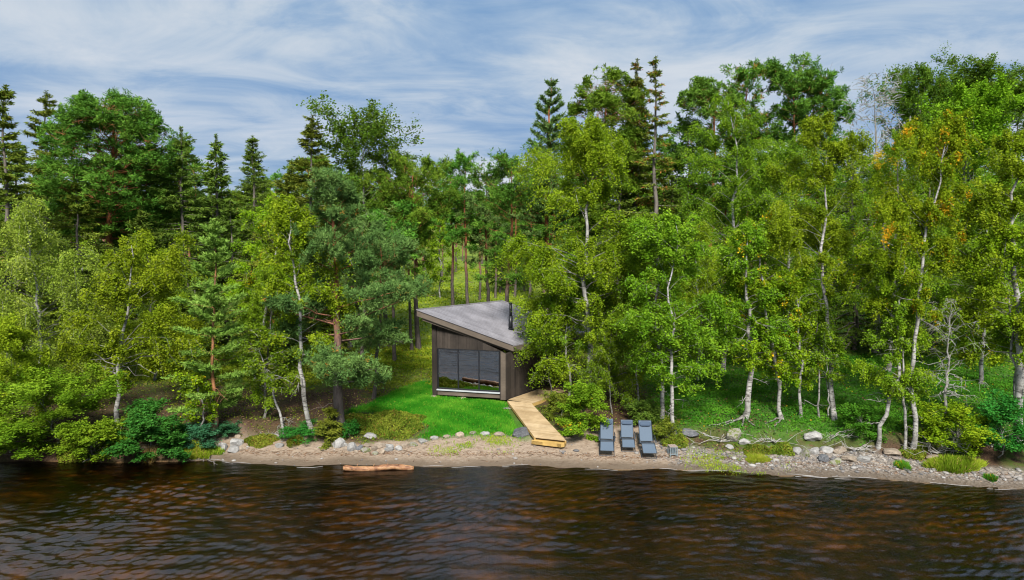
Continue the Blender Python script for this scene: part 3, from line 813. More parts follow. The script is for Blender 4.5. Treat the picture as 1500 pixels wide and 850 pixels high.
    g.l(fac, mx.inputs[0]); g.l(tr.outputs[0], mx.inputs[1]); g.l(gl.outputs[0], mx.inputs[2]); g.l(mx.outputs[0], out.inputs[0])
    for a_, b_ in ((s0 + .05, m1 - .0275), (m1 + .0275, m2 - .0275), (m2 + .0275, s1 - .05)):
        k = MB(); fbox(k, (a_ + b_) / 2, zm + .005, b_ - a_, zt_ - zb_ - .10, .012, -.02); k.build('pane', gm, win)
    k = MB(); fbox(k, sm, zb_ - .035, s1 - s0 + .06, .06, .16, .03); k.build('window_sill', white, win)
    # interior: floor and inner back wall
    zi = z0 + .30; gap = .22
    k = MB(); a, b, c, d = A + f * .16 - nrm * .15, B - f * .16 - nrm * .15, Cc - f * .16 - sdir * .2, Dd + f * .16 - sdir * .2
    k.hexa([L((*q, zi - .1)) for q in (a, b, c, d)], [L((*q, zi)) for q in (a, b, c, d)]); k.build('floor', inner, cab)
    mid = .58
    k = MB(); a, b = A + f * .16 + sdir * Ls * mid, B - f * .16 + sdir * Ls * mid
    k.hexa([L((*q, zi + .003)) for q in (a, b, b + sdir * .1, a + sdir * .1)], [L((*q, und(q) - .02)) for q in (a, b, b + sdir * .1, a + sdir * .1)]); k.build('partition_wall', inner, cab)
    # roof: boards down the slope, then two stepped fascias and the flue
    rm = MB(); nbd = 34; e1 = (BL - FL) / nbd
    for i in range(nbd):
        a = FL + e1 * (i + .13); b = FL + e1 * (i + .87); c = FR + e1 * (i + .87); d = FR + e1 * (i + .13)
        up = np.array([0, 0, rng.uniform(-.004, .004)])
        rm.hexa([L(q - [0, 0, .05]) for q in (a, d, c, b)], [L(q + up) for q in (a, d, c, b)])
    def off(p, ins, dz):                                                   # point moved in from the roof edge
        return p
    roof = rm.build('roof', roofm, cab)
    def slab(ins, ztop, zbot, name, mat):
        u = f * ins; w = sdir * ins
        pts = [np.array([*(FL[:2] + u + w), 0]), np.array([*(FR[:2] - u + w), 0]), np.array([*(BR[:2] - u - w), 0]), np.array([*(BL[:2] + u - w), 0])]
        k = MB(); k.hexa([L((p[0], p[1], top(p, UP) + zbot)) for p in pts], [L((p[0], p[1], top(p, UP) + ztop)) for p in pts])
        return k.build(name, mat, roof)
    slab(-.012, -.054, -.31, 'fascia', trim)
    slab(.16, -.313, -.48, 'lower_fascia', trim)
    # raised edge boards along the two high edges
    def edge(p, q, w2, h, name):
        d = (q - p); k = MB(); o2 = np.array([*w2, 0]) * .05
        k.hexa([L(v) for v in (p, q, q + o2, p + o2)], [L(v + [0, 0, h]) for v in (p, q, q + o2, p + o2)]); k.build(name, roofm, roof)
    edge(FL + [0, 0, .006], BL + [0, 0, .006], -f * 1.0, .05, 'edge_board')
    edge(BL + [0, 0, .007], BR + [0, 0, .007], sdir, .05, 'edge_board')
    edge(FL + [0, 0, .006], FR + [0, 0, .006], -sdir, .03, 'edge_board')
    cp = roof_pix(748, 482)
    k = MB(); zt = z_at(463, cp[1]); zt2 = z_at(445, cp[1])
    n = 6
    k.tube([L((cp[0], cp[1], cp[2] - .1)), L((cp[0], cp[1], zt))], [.115, .115], 14, True)
    k.tube([L((cp[0], cp[1], zt)), L((cp[0], cp[1], zt2))], [.075, .075], 14, True)
    k.tube([L((cp[0], cp[1], zt2 + .004)), L((cp[0], cp[1], zt2 + .05))], [.10, .10], 14, True)
    ch = k.build('chimney', black, roof, True)
    k = MB(); k.tube([L((cp[0], cp[1], cp[2] + .005)), L((cp[0], cp[1], cp[2] + .045))], [.2, .13], 14, True); k.build('flashing', black, ch)
    # counter standing inside behind the glass
    s, z = onf(668, 560); c = P(sm - .62) - nrm * .62
    cn = thing('kitchen_counter', 'yellow wooden counter seen through the left panes of the cabin window', 'counter', (*c, zi + .003), ang)
    k = MB(); k.box((0, 0, .42), (1.55, .55, .84)); k.build('cabinet', plank_mat('counter_wood', wood_cols((.42, .30, .06), (.5, .36, .09)), .5, (6, 1, 1), 3), cn)
    k = MB(); k.box((0, 0, .862), (1.62, .6, .04)); k.build('worktop', simple('worktop', (.3, .24, .10), .4, .15, 5), cn)
    # chair back / stove silhouettes further inside
    st_ = thing('wood_stove', 'black stove standing inside the cabin behind the counter', 'stove', (*(P(sm - .6) - nrm * 1.75), zi + .003), ang)
    k = MB(); k.box((0, 0, .62), (.5, .42, .9)); k.build('firebox', black, st_)
    k = MB()
    for a, b in ((-.2, -.16), (.2, -.16), (.2, .16), (-.2, .16)): k.box((a, b, .085), (.04, .04, .168))
    k.build('feet', black, st_)
    # foundation stones under the sill
    return dict(A=A, B=B, f=f, nrm=nrm, sdir=sdir, sn=sn, W=W, Ls=Ls, onP=P)

def build_boardwalk(cb):
    pale = plank_mat('new_pine_boards', wood_cols((.36, .25, .13), (.45, .325, .18), (.50, .38, .23)), .65, (1.2, 1.2, 1.2), 5)
    yellow = plank_mat('fresh_yellow_timber', wood_cols((.46, .29, .09), (.54, .36, .12)), .6, (3, 3, 3), 3)
    zt, zb = CAB_Z + .05, 0.70
    a0, a1 = on_z(743, 587, zt), on_z(778.5, 591, zt)                       # top of the lower leg
    b0, b1 = on_z(783, 640.5, zb), on_z(829.5, 645.5, zb)                   # shore end
    u0 = np.array([*(cb['B'] + cb['sn'] * .10 + cb['sdir'] * .1), zt])
    u1 = np.array([*(cb['B'] + cb['sn'] * .10 + cb['sdir'] * 4.6), zt])
    w = a1 - np.array([*(cb['B'] + cb['sn'] * .10), zt]); wid = float(np.dot(w[:2], cb['sn']))
    off = np.array([*cb['sn'], 0]) * wid
    s1 = float(np.dot(a1[:2] - u0[:2], cb['sdir']))
    root = thing('boardwalk', 'new pale pine boardwalk angling from the cabin side down to the beach', 'boardwalk', a0)
    L = lambda p: np.asarray(p) - a0
    rng = RS(4)
    def deck(p0, p1, q0, q1, n):                                            # p0->p1 left edge, q0->q1 right edge
        mb = MB()
        for i in range(n):
            t0_, t1_ = (i + .03) / n, (i + .97) / n
            a, b, c, d = p0 + (p1 - p0) * t0_, q0 + (q1 - q0) * t0_, q0 + (q1 - q0) * t1_, p0 + (p1 - p0) * t1_
            j = np.array([0, 0, rng.uniform(-.003, .003)])
            mb.hexa([L(v - [0, 0, .03]) for v in (a, b, c, d)], [L(v + j) for v in (a, b, c, d)])
        return mb
    deck(a0, b0, a1, b1, 30).build('lower_deck_boards', pale, root)
    dn = np.array([0, 0, .004])
    deck(u0 - dn, u1 - dn, a1 + (np.array([*cb['sdir'], 0])) * 0.02 - dn, u1 + off - dn, 40).build('upper_deck_boards', pale, root)
    def rim(p, q, t, name, th=.045):
        k = MB(); d = (q - p)[:2]; nn = np.array([d[1], -d[0]]) / np.linalg.norm(d) * th; o = np.array([*nn, 0])
        k.hexa([L(v - [0, 0, t]) for v in (p, q, q + o, p + o)], [L(v - [0, 0, .032]) for v in (p, q, q + o, p + o)]); return k.build(name, yellow, root)
    rim(b0, a0, .13, 'edge_board'); rim(a1, b1, .13, 'edge_board'); rim(u1 + off, a1, .2, 'edge_board')
    # low open box step at the shore end
    fz = zb - .13
    gA, gB = on_z(778.5, 645.5, fz), on_z(822, 650.5, fz)                   # front edge on the beach
    bA, bB = b0 - [0, 0, zb - fz], b1 - [0, 0, zb - fz]
    st = MB()
    def bar(p, q, wd, up=np.array([0, 0, 0.])):
        d = (q - p)[:2]; nn = np.array([-d[1], d[0]]) / np.linalg.norm(d) * wd; o = np.array([*nn, 0])
        lo = np.array([0, 0, .16])
        st.hexa([L(v - lo + up) for v in (p, q, q + o, p + o)], [L(v + up) for v in (p, q, q + o, p + o)])
    e = (gB - gA); 
    bar(gA, gB, .12)                                                        # front beam
    p, q = gA * .60 + bA * .40, gB * .60 + bB * .40
    bar(gA + (bA - gA) * .62, gB + (bB - gB) * .62, .34, np.array([0, 0, .003]))
    def fill(ta, tb, z):
        p, q = gA + e * ta, gA + e * tb; r, s = p + (bA - gA) * .62, q + (bB - gB) * .62
        st.hexa([L(v - [0, 0, .155]) for v in (p, q, s, r)], [L(v + [0, 0, z]) for v in (p, q, s, r)])
    fill(.0, .38, -.003); fill(.86, 1.0, -.004)
    st.build('step', yellow, root)
    return root

# ------------------------------------------------------------------ sun loungers, stool, log
def build_loungers():
    frame_m = simple('lounger_frame', (.030, .040, .055), .45, .15, 9, metal=.3)
    fab = simple('lounger_mesh', (.085, .115, .155), .75, .10, 60, spec=.2)
    padm = simple('lounger_headrest', (.055, .08, .12), .8, .10, 40, spec=.2)
    def make(label):
        root = thing('sun_lounger', label, 'sun lounger', group='blue grey reclining sun loungers on the beach')
        w = .27
        prof = np.array([[-.86, .33], [-.28, .44], [-.20, .43], [.10, .30], [.22, .33], [.88, .98]])   # (y, z) of the cloth
        def cloth(i0, i1, name, sag, n=9):
            k = MB(); V = []
            for t in np.linspace(0, 1, n):
                p = prof[i0] * (1 - t) + prof[i1] * t
                for x in np.linspace(-w, w, 7): V.append([x, p[0], p[1] - sag * (1 - (x / w) ** 2) * math.sin(t * math.pi)])
            F = [[r * 7 + c, r * 7 + c + 1, (r + 1) * 7 + c + 1, (r + 1) * 7 + c] for r in range(n - 1) for c in range(6)]
            k.quads(V, F)
            V2 = np.array(V) - [0, .004, .008]; k.quads(V2, [f[::-1] for f in F])
            return k.build(name, fab, root, True)
        cloth(0, 1, 'leg_rest', .012); cloth(2, 3, 'seat', .02); cloth(4, 5, 'backrest', .03)
        fr = MB()
        for s in (-1, 1):
            x = s * (w + .015)
            fr.tube([[x, a, b] for a, b in prof], .015, 6, True)
        for y, z in ((-.86, .33), (.88, .98), (-.24, .435), (.16, .30)): fr.tube([[-w, y, z], [w, y, z]], .014, 6)
        fr.build('frame', frame_m, root, True)
        for s in (-1, 1):
            x = s * (w + .045); k = MB()
            k.tube([[x, -.72, .0], [x, -.66, .02], [x, .28, .44]], .014, 6); k.build('leg', frame_m, root, True)
            k = MB(); k.tube([[x, .66, .0], [x, .60, .02], [x, -.26, .44]], .014, 6); k.build('leg', frame_m, root, True)
            k = MB(); k.tube([[x + s * .02, -.30, .50], [x + s * .03, -.10, .565], [x + s * .03, .18, .575], [x + s * .02, .40, .545]], .022, 6, True); k.build('armrest', frame_m, root, True)
        k = MB(); k.tube([[-w - .045, -.72, .012], [w + .045, -.72, .012]], .014, 6); k.tube([[-w - .045, .66, .012], [w + .045, .66, .012]], .014, 6); k.build('foot_bar', frame_m, root, True)
        # head pillow: rounded, hung over the top of the back
        k = MB(); V = []; d = unit(prof[5] - prof[4]); nn = np.array([-d[1], d[0]])
        nu, nv = 12, 10
        c = prof[4] + (prof[5] - prof[4]) * .82
        for i in range(nu + 1):
            x = (i / nu * 2 - 1); ex = (1 - abs(x) ** 6) ** .5
            for j in range(nv):
                a = j / nv * 2 * math.pi; q = c + d * .11 * math.cos(a) * (.4 + .6 * ex) + nn * (.045 * math.sin(a) * ex + .035)
                V.append([x * w * .94, q[0], q[1]])
        F = [[i * nv + j, i * nv + (j + 1) % nv, (i + 1) * nv + (j + 1) % nv, (i + 1) * nv + j] for i in range(nu) for j in range(nv)]
        k.quads(V, F); k.build('pillow', padm, root, True)
        return root
    a = make('sun lounger nearest the boardwalk, its head under the leaves of the bush')
    def put(o, px, py, rz, lbl=None):
        g = ground(px, py); dy = .72
        x, y = g[0], g[1] + dy
        zf, zb = float(height(x, y - .72)), float(height(x, y + .66))
        o.location = (x, y, (zf + zb) / 2 - .005); o.rotation_euler = (math.atan2(zb - zf, 1.38) * .9, 0, rz)
        if lbl: o['label'] = lbl
    put(a, 892, 668.5, R(-7))
    b = copy_tree(a, (0, 0, 0)); put(b, 923, 664, R(-5), 'middle of the three sun loungers, set a little further from the water')
    c = copy_tree(a, (0, 0, 0)); put(c, 952, 672, R(-2), 'sun lounger beside the little slatted stool, nearest the water')
    b.scale = (.95, .86, .86)
    g = ground(985, 667)
    s = thing('slatted_stool', 'small blue grey slatted stool standing alone on the gravel by the loungers', 'stool', g, R(8))
    sm = simple('stool_paint', (.15, .19, .21), .6, .2, 8)
    k = MB()
    for i in range(5): k.box((-.14 + i * .07, 0, .42), (.055, .34, .022))
    k.build('seat', simple('stool_top', (.30, .24, .21), .7, .25, 8), s)
    for x in (-.15, .15):
        for y in (-.14, .14):
            k = MB(); k.box((x, y, .204), (.04, .04, .408)); k.build('leg', sm, s)
    k = MB()
    for x in (-.075, 0, .075): k.box((x, -.142, .24), (.03, .03, .28)); k.box((x, .142, .24), (.03, .03, .28))
    for y in (-.142, .142): k.box((0, y, .085), (.26, .028, .03)); k.box((0, y, .394), (.26, .028, .03))
    k.build('side_slats', sm, s)

def build_log():
    p, q = on_z(503.5, 687, .05), on_z(605.5, 686, .05)
    mid = (p + q) / 2; d = q - p; ln = np.linalg.norm(d); rng = RS(8)
    root = thing('floating_log', 'bark stripped orange brown log lying in the shallow water at the beach', 'log', mid, math.atan2(d[1], d[0]))
    n = 26; t = np.linspace(-.5, .5, n)
    P = np.stack([t * ln, .04 * np.sin(t * 5), .03 * np.sin(t * 9) + .02], 1)
    rad = .118 + .012 * np.sin(t * 23) + rng.normal(0, .004, n); rad[0] *= .72; rad[-1] *= .72
    m, nt, out = newmat('log_wood'); g = NT(nt); tc = g.n('ShaderNodeTexCoord')
    n1 = g.noise(g.mapping(tc.outputs['Object'], (1.2, 4, 4)), 2.6, 5, .7)
    c = g.ramp(n1.outputs[0], [(.34, (.05, .025, .014)), (.46, (.20, .085, .035)), (.58, (.32, .17, .075)), (.72, (.38, .29, .21))]).outputs[0]
    pb = g.n('ShaderNodeBsdfPrincipled'); pb.inputs['Roughness'].default_value = .7; g.l(c, pb.inputs['Base Color'])
    b = g.n('ShaderNodeBump'); b.inputs['Strength'].default_value = .6; b.inputs['Distance'].default_value = .02; g.l(n1.outputs[0], b.inputs['Height']); g.l(b.outputs[0], pb.inputs['Normal'])
    g.l(pb.outputs[0], out.inputs[0])
    k = MB(); k.tube(P, rad, 14, False); o = k.build('trunk', m, root, True)
    k = MB()
    for e, sg in ((0, -1), (n - 1, 1)): k.tube([P[e], P[e] + [sg * .012, 0, 0]], [rad[e] * .99, rad[e] * .9], 14, True)
    k.build('sawn_end', simple('cut_wood', (.36, .17, .05), .7, .2, 12), root)
    k = MB()
    for x, a in ((-.9, 1.0), (-.2, 1.6), (.35, 1.2), (.8, 1.9)):
        k.tube([[x, math.cos(a) * .12, math.sin(a) * .12], [x + .03, math.cos(a) * .2, math.sin(a) * .21]], [.022, .012], 5, True)
    k.build('branch_stubs', m, root)

# ------------------------------------------------------------------ rocks, shrubs, ground cover
def rock_protos():
    import bmesh
    out = []
    for k in range(7):
        rng = RS(40 + k); bm = bmesh.new(); bmesh.ops.create_icosphere(bm, subdivisions=4, radius=1)
        planes = [(unit(rng.normal(size=3)), rng.uniform(.55, .85)) for _ in range(9)]
        for v in bm.verts:
            p = np.array(v.co)
            for n, d in planes:
                e = p @ n - d
                if e > 0: p = p - n * e * .92
            q = Vector(p * 1.7 + k * 7)
            p = p * (1 + .10 * mnoise.noise(q) + .05 * mnoise.noise(q * 2.7) + .025 * mnoise.noise(q * 6))
            v.co = p * [1, .85, .72]
        me = bpy.data.meshes.new('rock'); bm.to_mesh(me); bm.free()
        for f in me.polygons: f.use_smooth = False
        out.append(me)
    return out

def rock_mat(name, a, b, lichen=(.42, .42, .36), moss=None):
    m, nt, out = newmat(name); g = NT(nt); tc = g.n('ShaderNodeTexCoord'); oi = g.n('ShaderNodeObjectInfo')
    av = g.n('ShaderNodeVectorMath', operation='ADD'); g.l(tc.outputs['Object'], av.inputs[0])
    g.l(g.math('MULTIPLY', oi.outputs['Random'], 30.0), av.inputs[1])
    n1 = g.noise(av.outputs[0], 2.2, 6, .7); n2 = g.noise(av.outputs[0], 9, 4, .6)
    c = g.ramp(n1.outputs[0], [(.3, a), (.7, b)]).outputs[0]
    c = g.mix(g.ramp(n2.outputs[0], [(.58, (0,) * 3), (.68, (.8,) * 3)]).outputs[0], c, lichen)
    if moss: c = g.mix(g.ramp(n1.outputs[0], [(.5, (0,) * 3), (.56, (1,) * 3)]).outputs[0], c, moss)
    hs = g.n('ShaderNodeHueSaturation'); g.l(c, hs.inputs['Color']); g.l(g.math('ADD', g.math('MULTIPLY', oi.outputs['Random'], .5), .75), hs.inputs['Value'])
    p = g.n('ShaderNodeBsdfPrincipled'); p.inputs['Roughness'].default_value = .8; g.l(hs.outputs[0], p.inputs['Base Color'])
    b_ = g.n('ShaderNodeBump'); b_.inputs['Strength'].default_value = .6; b_.inputs['Distance'].default_value = .05; g.l(n2.outputs[0], b_.inputs['Height']); g.l(b_.outputs[0], p.inputs['Normal'])
    g.l(p.outputs[0], out.inputs[0]); return m

def build_rocks():
    protos = rock_protos(); mats = {
        'pale': rock_mat('pale_stone', (.17, .165, .16), (.36, .35, .335), (.30, .30, .25)),
        'tan': rock_mat('tan_stone', (.17, .13, .095), (.33, .265, .20), (.28, .27, .22)),
        'dark': rock_mat('dark_stone', (.045, .048, .055), (.14, .145, .155), (.22, .22, .22)),
        'mossy': rock_mat('mossy_stone', (.13, .12, .10), (.28, .26, .22), (.35, .34, .28), (.09, .11, .02))}
    # px, py (centre), width px, height px, tone, label
    T = []
    def row(name, group, items, lab):
        for i, it in enumerate(items): T.append((*it, lab[i], group))
    left = [(324, 655, 17, 15, 'pale'), (344, 649, 21, 16, 'pale'), (347, 639, 10, 9, 'tan'), (340, 659, 18, 13, 'pale'), (353, 657, 9, 9, 'tan'), (402, 641, 13, 10, 'pale'), (408, 653, 13, 8, 'pale')]
    row('rock', 'stones on the sand under the young pine', left, [
        'round grey stone at the left end of the pile below the young pine', 'large pale angular boulder in the middle of the pile below the young pine',
        'small tan stone balanced on top of the pile below the young pine', 'broad low pale stone at the front of the pile below the young pine',
        'small tan stone tucked right of the big pale boulder below the young pine', 'grey stone half sunk in green plants above the mossy tussocks', 'flat grey stone on the sand between two mossy tussocks'])
    ordn = ['first', 'second', 'third', 'fourth', 'fifth', 'sixth', 'seventh', 'eighth', 'ninth', 'tenth', 'eleventh', 'twelfth']
    big = [(494, 649, 20, 18, 'pale'), (505, 651, 8, 8, 'pale'), (506, 657, 9, 7, 'tan'), (515, 655, 14, 17, 'pale'), (526, 656, 12, 10, 'dark'), (521, 662, 7, 6, 'tan'), (534.6, 660, 14, 10, 'mossy'), (537, 653, 12, 8, 'tan'),
           (547, 657, 11, 10, 'tan'), (556, 653, 16, 10, 'tan'), (549, 664, 9, 7, 'mossy'), (560, 662, 9, 8, 'tan'), (570, 654, 12, 8, 'pale'), (569, 659, 14, 7, 'pale'), (584, 657, 12, 10, 'pale'), (593, 653, 14, 10, 'tan'), (606, 651, 13, 7, 'mossy'), (541, 639, 20, 9, 'pale')]
    row('rock', 'stone pile between the leaning pine and the lawn', big, [
        'large pale boulder at the foot of the leaning pine', 'small pale stone right of the boulder at the leaning pine', 'small tan stone low beside the boulder at the leaning pine', 'tall pale upright stone near the left of the stone pile',
        'dark stone in the left half of the stone pile', 'small tan stone low in front of the dark stone of the pile', 'mossy rounded stone at the front of the stone pile', 'tan stone at the back of the stone pile above the mossy rounded one',
        'tan round stone in the very middle of the stone pile', 'broadest tan stone on the top row of the stone pile', 'small mossy stone lowest in the middle of the pile', 'tan stone low in the pile under the broadest tan stone',
        'pale stone on the top row right of the broadest tan stone', 'flat pale stone in the lower row at the right of the pile', 'pale stone just left of the last tan stone of the pile', 'last tan stone at the right end of the stone pile',
        'mossy flat stone between the stone pile and the lawn edging', 'pale stone lying up among the heather above the stone pile'])
    edge = [(618, 646, 14, 9, 'pale'), (636, 642, 13, 7, 'pale'), (654, 640, 11, 6, 'tan'), (672, 636.5, 15, 9, 'tan'), (693, 635, 13, 6, 'mossy'), (710, 635.5, 14, 7, 'pale'), (731, 637, 16, 8, 'tan')]
    row('rock', 'stones edging the lawn', edge, ['%s stone edging the lawn, counted from the stone pile' % ordn[i] if i else 'first pale stone edging the lawn, nearest the stone pile' for i in range(7)])
    T.append((765, 635.5, 40, 14, 'dark', 'flat dark slate slab on the sand beside the boardwalk foot', None))
    rightp = [(1193, 645, 27, 17, 'pale'), (1169, 661, 15, 14, 'pale'), (1181, 664, 17, 15, 'mossy'), (1196, 661, 17, 13, 'pale'), (1213, 659, 19, 12, 'pale'), (1207, 672, 20, 14, 'dark'), (1227, 677, 20, 13, 'mossy'), (1246, 673, 22, 12, 'tan'), (1267, 674, 18, 11, 'pale'),
              (1093, 650, 20, 10, 'pale'), (1078, 642, 28, 20, 'mossy'), (1013, 638, 24, 11, 'dark'), (1069, 655, 13, 8, 'pale'), (1233, 661, 24, 12, 'tan'), (1310, 664, 26, 12, 'tan'), (1370, 672, 20, 8, 'tan')]
    row('rock', 'boulders along the right bank', rightp, [
        'biggest pale flat topped boulder of the right bank', 'pale stone at the left end of the right boulder pile', 'mossy brown stone between two pale ones in the right boulder pile', 'round grey stone under the biggest pale boulder',
        'grey tilted stone right of the round one in the right boulder pile', 'dark pointed stone low at the front of the right boulder pile', 'mossy stone right of the dark pointed stone on the beach', 'tan long stone near the right end of the right boulder pile',
        'grey stone last at the right end of the right boulder pile', 'pale stones beside the root bound boulder under the shore birch', 'root bound mossy boulder under the shore birch', 'dark stone in the bank left of the exposed roots',
        'small pale stone on gravel left of the root bound boulder', 'tan earthy stone in the bank above the tan long one', 'tan stone under the twin birch trunks', 'low tan stone under the dead grey tree'])
    for i, (px, py, w, h, tone, lab, grp) in enumerate(T):
        rng = RS(100 + i)
        c = ground(px, py + h * .38); sc = w / 2000 * (c[1] + 1) * 1.06; hz = h / 2000 * (c[1] + 1) * 1.05
        me = protos[i % 7].copy() if False else protos[i % 7]
        o = bpy.data.objects.new('rock', me); C.objects.link(o)
        if not me.materials: me.materials.append(mats['pale'])
        o.material_slots[0].link = 'OBJECT'; o.material_slots[0].material = mats[tone]
        o.location = (c[0], c[1] + sc * .5, float(height(c[0], c[1] + sc * .5)) + hz * .28)
        o.scale = (sc, sc * rng.uniform(.7, 1.0), hz / .72 * 1.0); o.rotation_euler = (rng.uniform(-.15, .15), rng.uniform(-.15, .15), rng.uniform(-.5, .5) + (math.pi if rng.uniform() < .5 else 0))
        tag(o, lab, 'rock', grp)
    # flat foundation stones under the cabin sill
    for px, py, lab in ((635, 581, 'small pale foundation stone under the left corner of the cabin'), (678, 582.5, 'small pale foundation stone under the middle of the cabin window')):
        c = on_z(px, py, CAB_Z); o = bpy.data.objects.new('rock', protos[2]); C.objects.link(o); o.material_slots[0].link = 'OBJECT'; o.material_slots[0].material = mats['tan']
        o.location = (c[0], c[1] + .02, float(height(c[0], c[1])) + .03); o.scale = (.17, .14, .12); tag(o, lab, 'foundation stone', 'foundation stones of the cabin')
    # loose pebbles
    rng = RS(77); mb = MB(); n = 0
    import bmesh
    bm = bmesh.new(); bmesh.ops.create_cube(bm, size=1.3); bmesh.ops.subdivide_edges(bm, edges=bm.edges[:], cuts=1, use_grid_fill=True)
    Vv = np.array([v.co[:] for v in bm.verts]); Vv = Vv / np.linalg.norm(Vv, axis=1)[:, None] * .5 * (1 + .25 * np.abs(Vv).max(1, keepdims=True)) 
    Ff = np.array([[v.index for v in f.verts] for f in bm.faces]); bm.free()
    N = 7000; x = rng.uniform(-13, 22, N); d = rng.uniform(.05, 3.2, N); y = shore(x) + d
    dd, lawn, beach, gravel, *_ = masks(x, y)
    keep = (beach > .5) & (rng.uniform(0, 1, N) < .04 + .96 * gravel * smooth(.2, .8, d)); x, y = x[keep], y[keep]; N = len(x)
    s = np.clip(rng.lognormal(-2.75, .5, N), .025, .22); z = height(x, y) + s * .12
    a = rng.uniform(0, 6.28, N)
    ex = Vv[None] * (s[:, None, None] * np.stack([rng.uniform(.8, 1.4, N), rng.uniform(.6, 1, N), rng.uniform(.4, .7, N)], 1)[:, None, :])
    rx = ex[..., 0] * np.cos(a)[:, None] - ex[..., 1] * np.sin(a)[:, None]; ry = ex[..., 0] * np.sin(a)[:, None] + ex[..., 1] * np.cos(a)[:, None]
    V = np.stack([rx + x[:, None], ry + y[:, None], ex[..., 2] + z[:, None]], -1).reshape(-1, 3)
    F = (Ff[None] + (np.arange(N) * len(Vv))[:, None, None]).reshape(-1, 4)
    mb.quads(V, F, np.repeat(rng.uniform(.01, 1, N), len(Ff)))
    m, nt, out = newmat('pebble_stone'); g = NT(nt); at = g.n('ShaderNodeAttribute', attribute_name='tint')
    r = g.ramp(at.outputs['Fac'], [(0, (.08, .08, .085)), (.35, (.15, .14, .135)), (.6, (.19, .155, .13)), (.8, (.22, .205, .19)), (1, (.30, .285, .27))])
    p = g.n('ShaderNodeBsdfPrincipled'); p.inputs['Roughness'].default_value = .7; g.l(r.outputs[0], p.inputs['Base Color']); g.l(p.outputs[0], out.inputs[0])
    o = mb.build('pebbles', m, None, True); o['kind'] = 'stuff'

def shrub(label, px, py, wpx, hpx, foliage, seed, leaves=9000, leaf=.10, dx=0, dry=0.0, name='shrub', cat='shrub', t0=.06, yellow=0.0, group=None):
    g = ground(px, py); sc = (g[1] + 1) / 1000
    tr, li, cr = tree_meshes('bush', hpx * sc * 1.06, wpx * sc * .5, t0, seed, r0=.03, leaves=leaves, leaf=leaf, weep=.2, lean=(dx, dry), yellow=yellow, wob=.3)
    o = thing(name, label, cat, (g[0], g[1] + wpx * sc * .12, float(height(g[0], g[1] + wpx * sc * .12)) - .05), 0, group)
    for k in range(len(tr.F)): li.quads(tr.V[k], tr.F[k])
    li.build('stems', M['grey_bark'], o); cr.build('foliage', M[foliage], o)
    return o

def mound(name, cat, label, px, py, wpx, dpx, hgt, foliage, seed, N, leaf=.07, blade=False):
    """low hummock of leaves or grass, foot centre at px,py; wpx wide, dpx deep in metres"""
    rng = RS(seed); g = ground(px, py); rx = wpx * (g[1] + 1) / 2000; ry = dpx / 2; cx, cy = g[0], g[1] + ry * .9
    r = np.sqrt(rng.uniform(0, 1, N)); a = rng.uniform(0, 6.28, N); ox = r * np.cos(a); oy = r * np.sin(a)
    edge = 1 + .16 * np.sin(a * 3 + seed) + .10 * np.sin(a * 7 + seed * 2)
    x, y = cx + ox * rx * edge, cy + oy * ry * edge
    lump = .75 + .35 * nz(x * 2.6, y * 2.6)
    top = hgt * np.sqrt(np.clip(1 - r ** 2.4, 0, 1)) * np.clip(lump, .3, 1.4)
    z = height(x, y) + top * rng.uniform(.35, 1.05, N)
    c = np.stack([x, y, z], 1); mb = MB()
    cl = np.clip(.45 + .4 * nz(x * 3 + seed, y * 3), 0, .7)
    t = cl * .7 + .35 * rng.uniform(0, 1, N); t = np.where(rng.uniform(0, 1, N) < .06, 1.0, np.minimum(t, .86))
    if blade:
        au = unit(np.stack([ox * .55, oy * .55, np.ones(N)], 1) + rng.normal(0, .28, (N, 3))); L = leaf * rng.uniform(.6, 1.3, N)
        leaf_quads(mb, c + au * L[:, None] * .3 - [0, 0, .02], au, rand_side(au, rng), L, L * .07 + .006, t)
    else:
        au = unit(rng.normal(size=(N, 3)) + [0, 0, .4]); L = leaf * rng.uniform(.6, 1.3, N)
        leaf_quads(mb, c, au, rand_side(au, rng), L, L * .6, t)
    o = mb.build(name, M[foliage]); o.location = (0, 0, 0)
    # put the origin at the hummock's foot
    V = np.empty(len(o.data.vertices) * 3, np.float32); o.data.vertices.foreach_get('co', V); V = V.reshape(-1, 3) - np.array([cx, cy, g[2]], np.float32)
    o.data.vertices.foreach_set('co', V.ravel()); o.location = (cx, cy, g[2]); o.data.update()
    return tag(o, label, cat)

def scatter(name, bounds, N, dens, foliage, seed, leaf, hgt, blade=False, wr=.6, yel=.02):
    rng = RS(seed); x = rng.uniform(bounds[0], bounds[1], N); y = rng.uniform(bounds[2], bounds[3], N)
    k = (rng.uniform(0, 1, N) < dens(x, y)) & (np.abs(x) < y * .80 + 1); x, y = x[k], y[k]; N = len(x)
    lump = np.clip(.55 + .5 * nz(x * 1.4 + seed, y * 1.4) + .25 * nz(x * 4, y * 4), .1, 1.4)
    mb = MB(); t = np.clip(.38 + .32 * nz(x * 2.2 + seed * 3, y * 2.2), 0, .75) * .75 + .35 * rng.uniform(0, 1, N)
    t = np.where(rng.uniform(0, 1, N) < yel, 1.0, np.minimum(t, .86))
    L = leaf * rng.uniform(.6, 1.35, N)
    if blade:
        au = unit(np.stack([rng.normal(0, .4, N), rng.normal(0, .4, N), np.ones(N)], 1))
        c = np.stack([x, y, height(x, y)], 1) + au * (L * .42)[:, None]
        leaf_quads(mb, c, au, rand_side(au, rng), L, L * wr, t)
    else:
        c = np.stack([x, y, height(x, y) + hgt * lump * rng.uniform(.1, 1, N)], 1); au = unit(rng.normal(size=(N, 3)) + [0, 0, .3])
        leaf_quads(mb, c, au, rand_side(au, rng), L, L * wr, t)
    o = mb.build(name, M[foliage]); o['kind'] = 'stuff'; return o

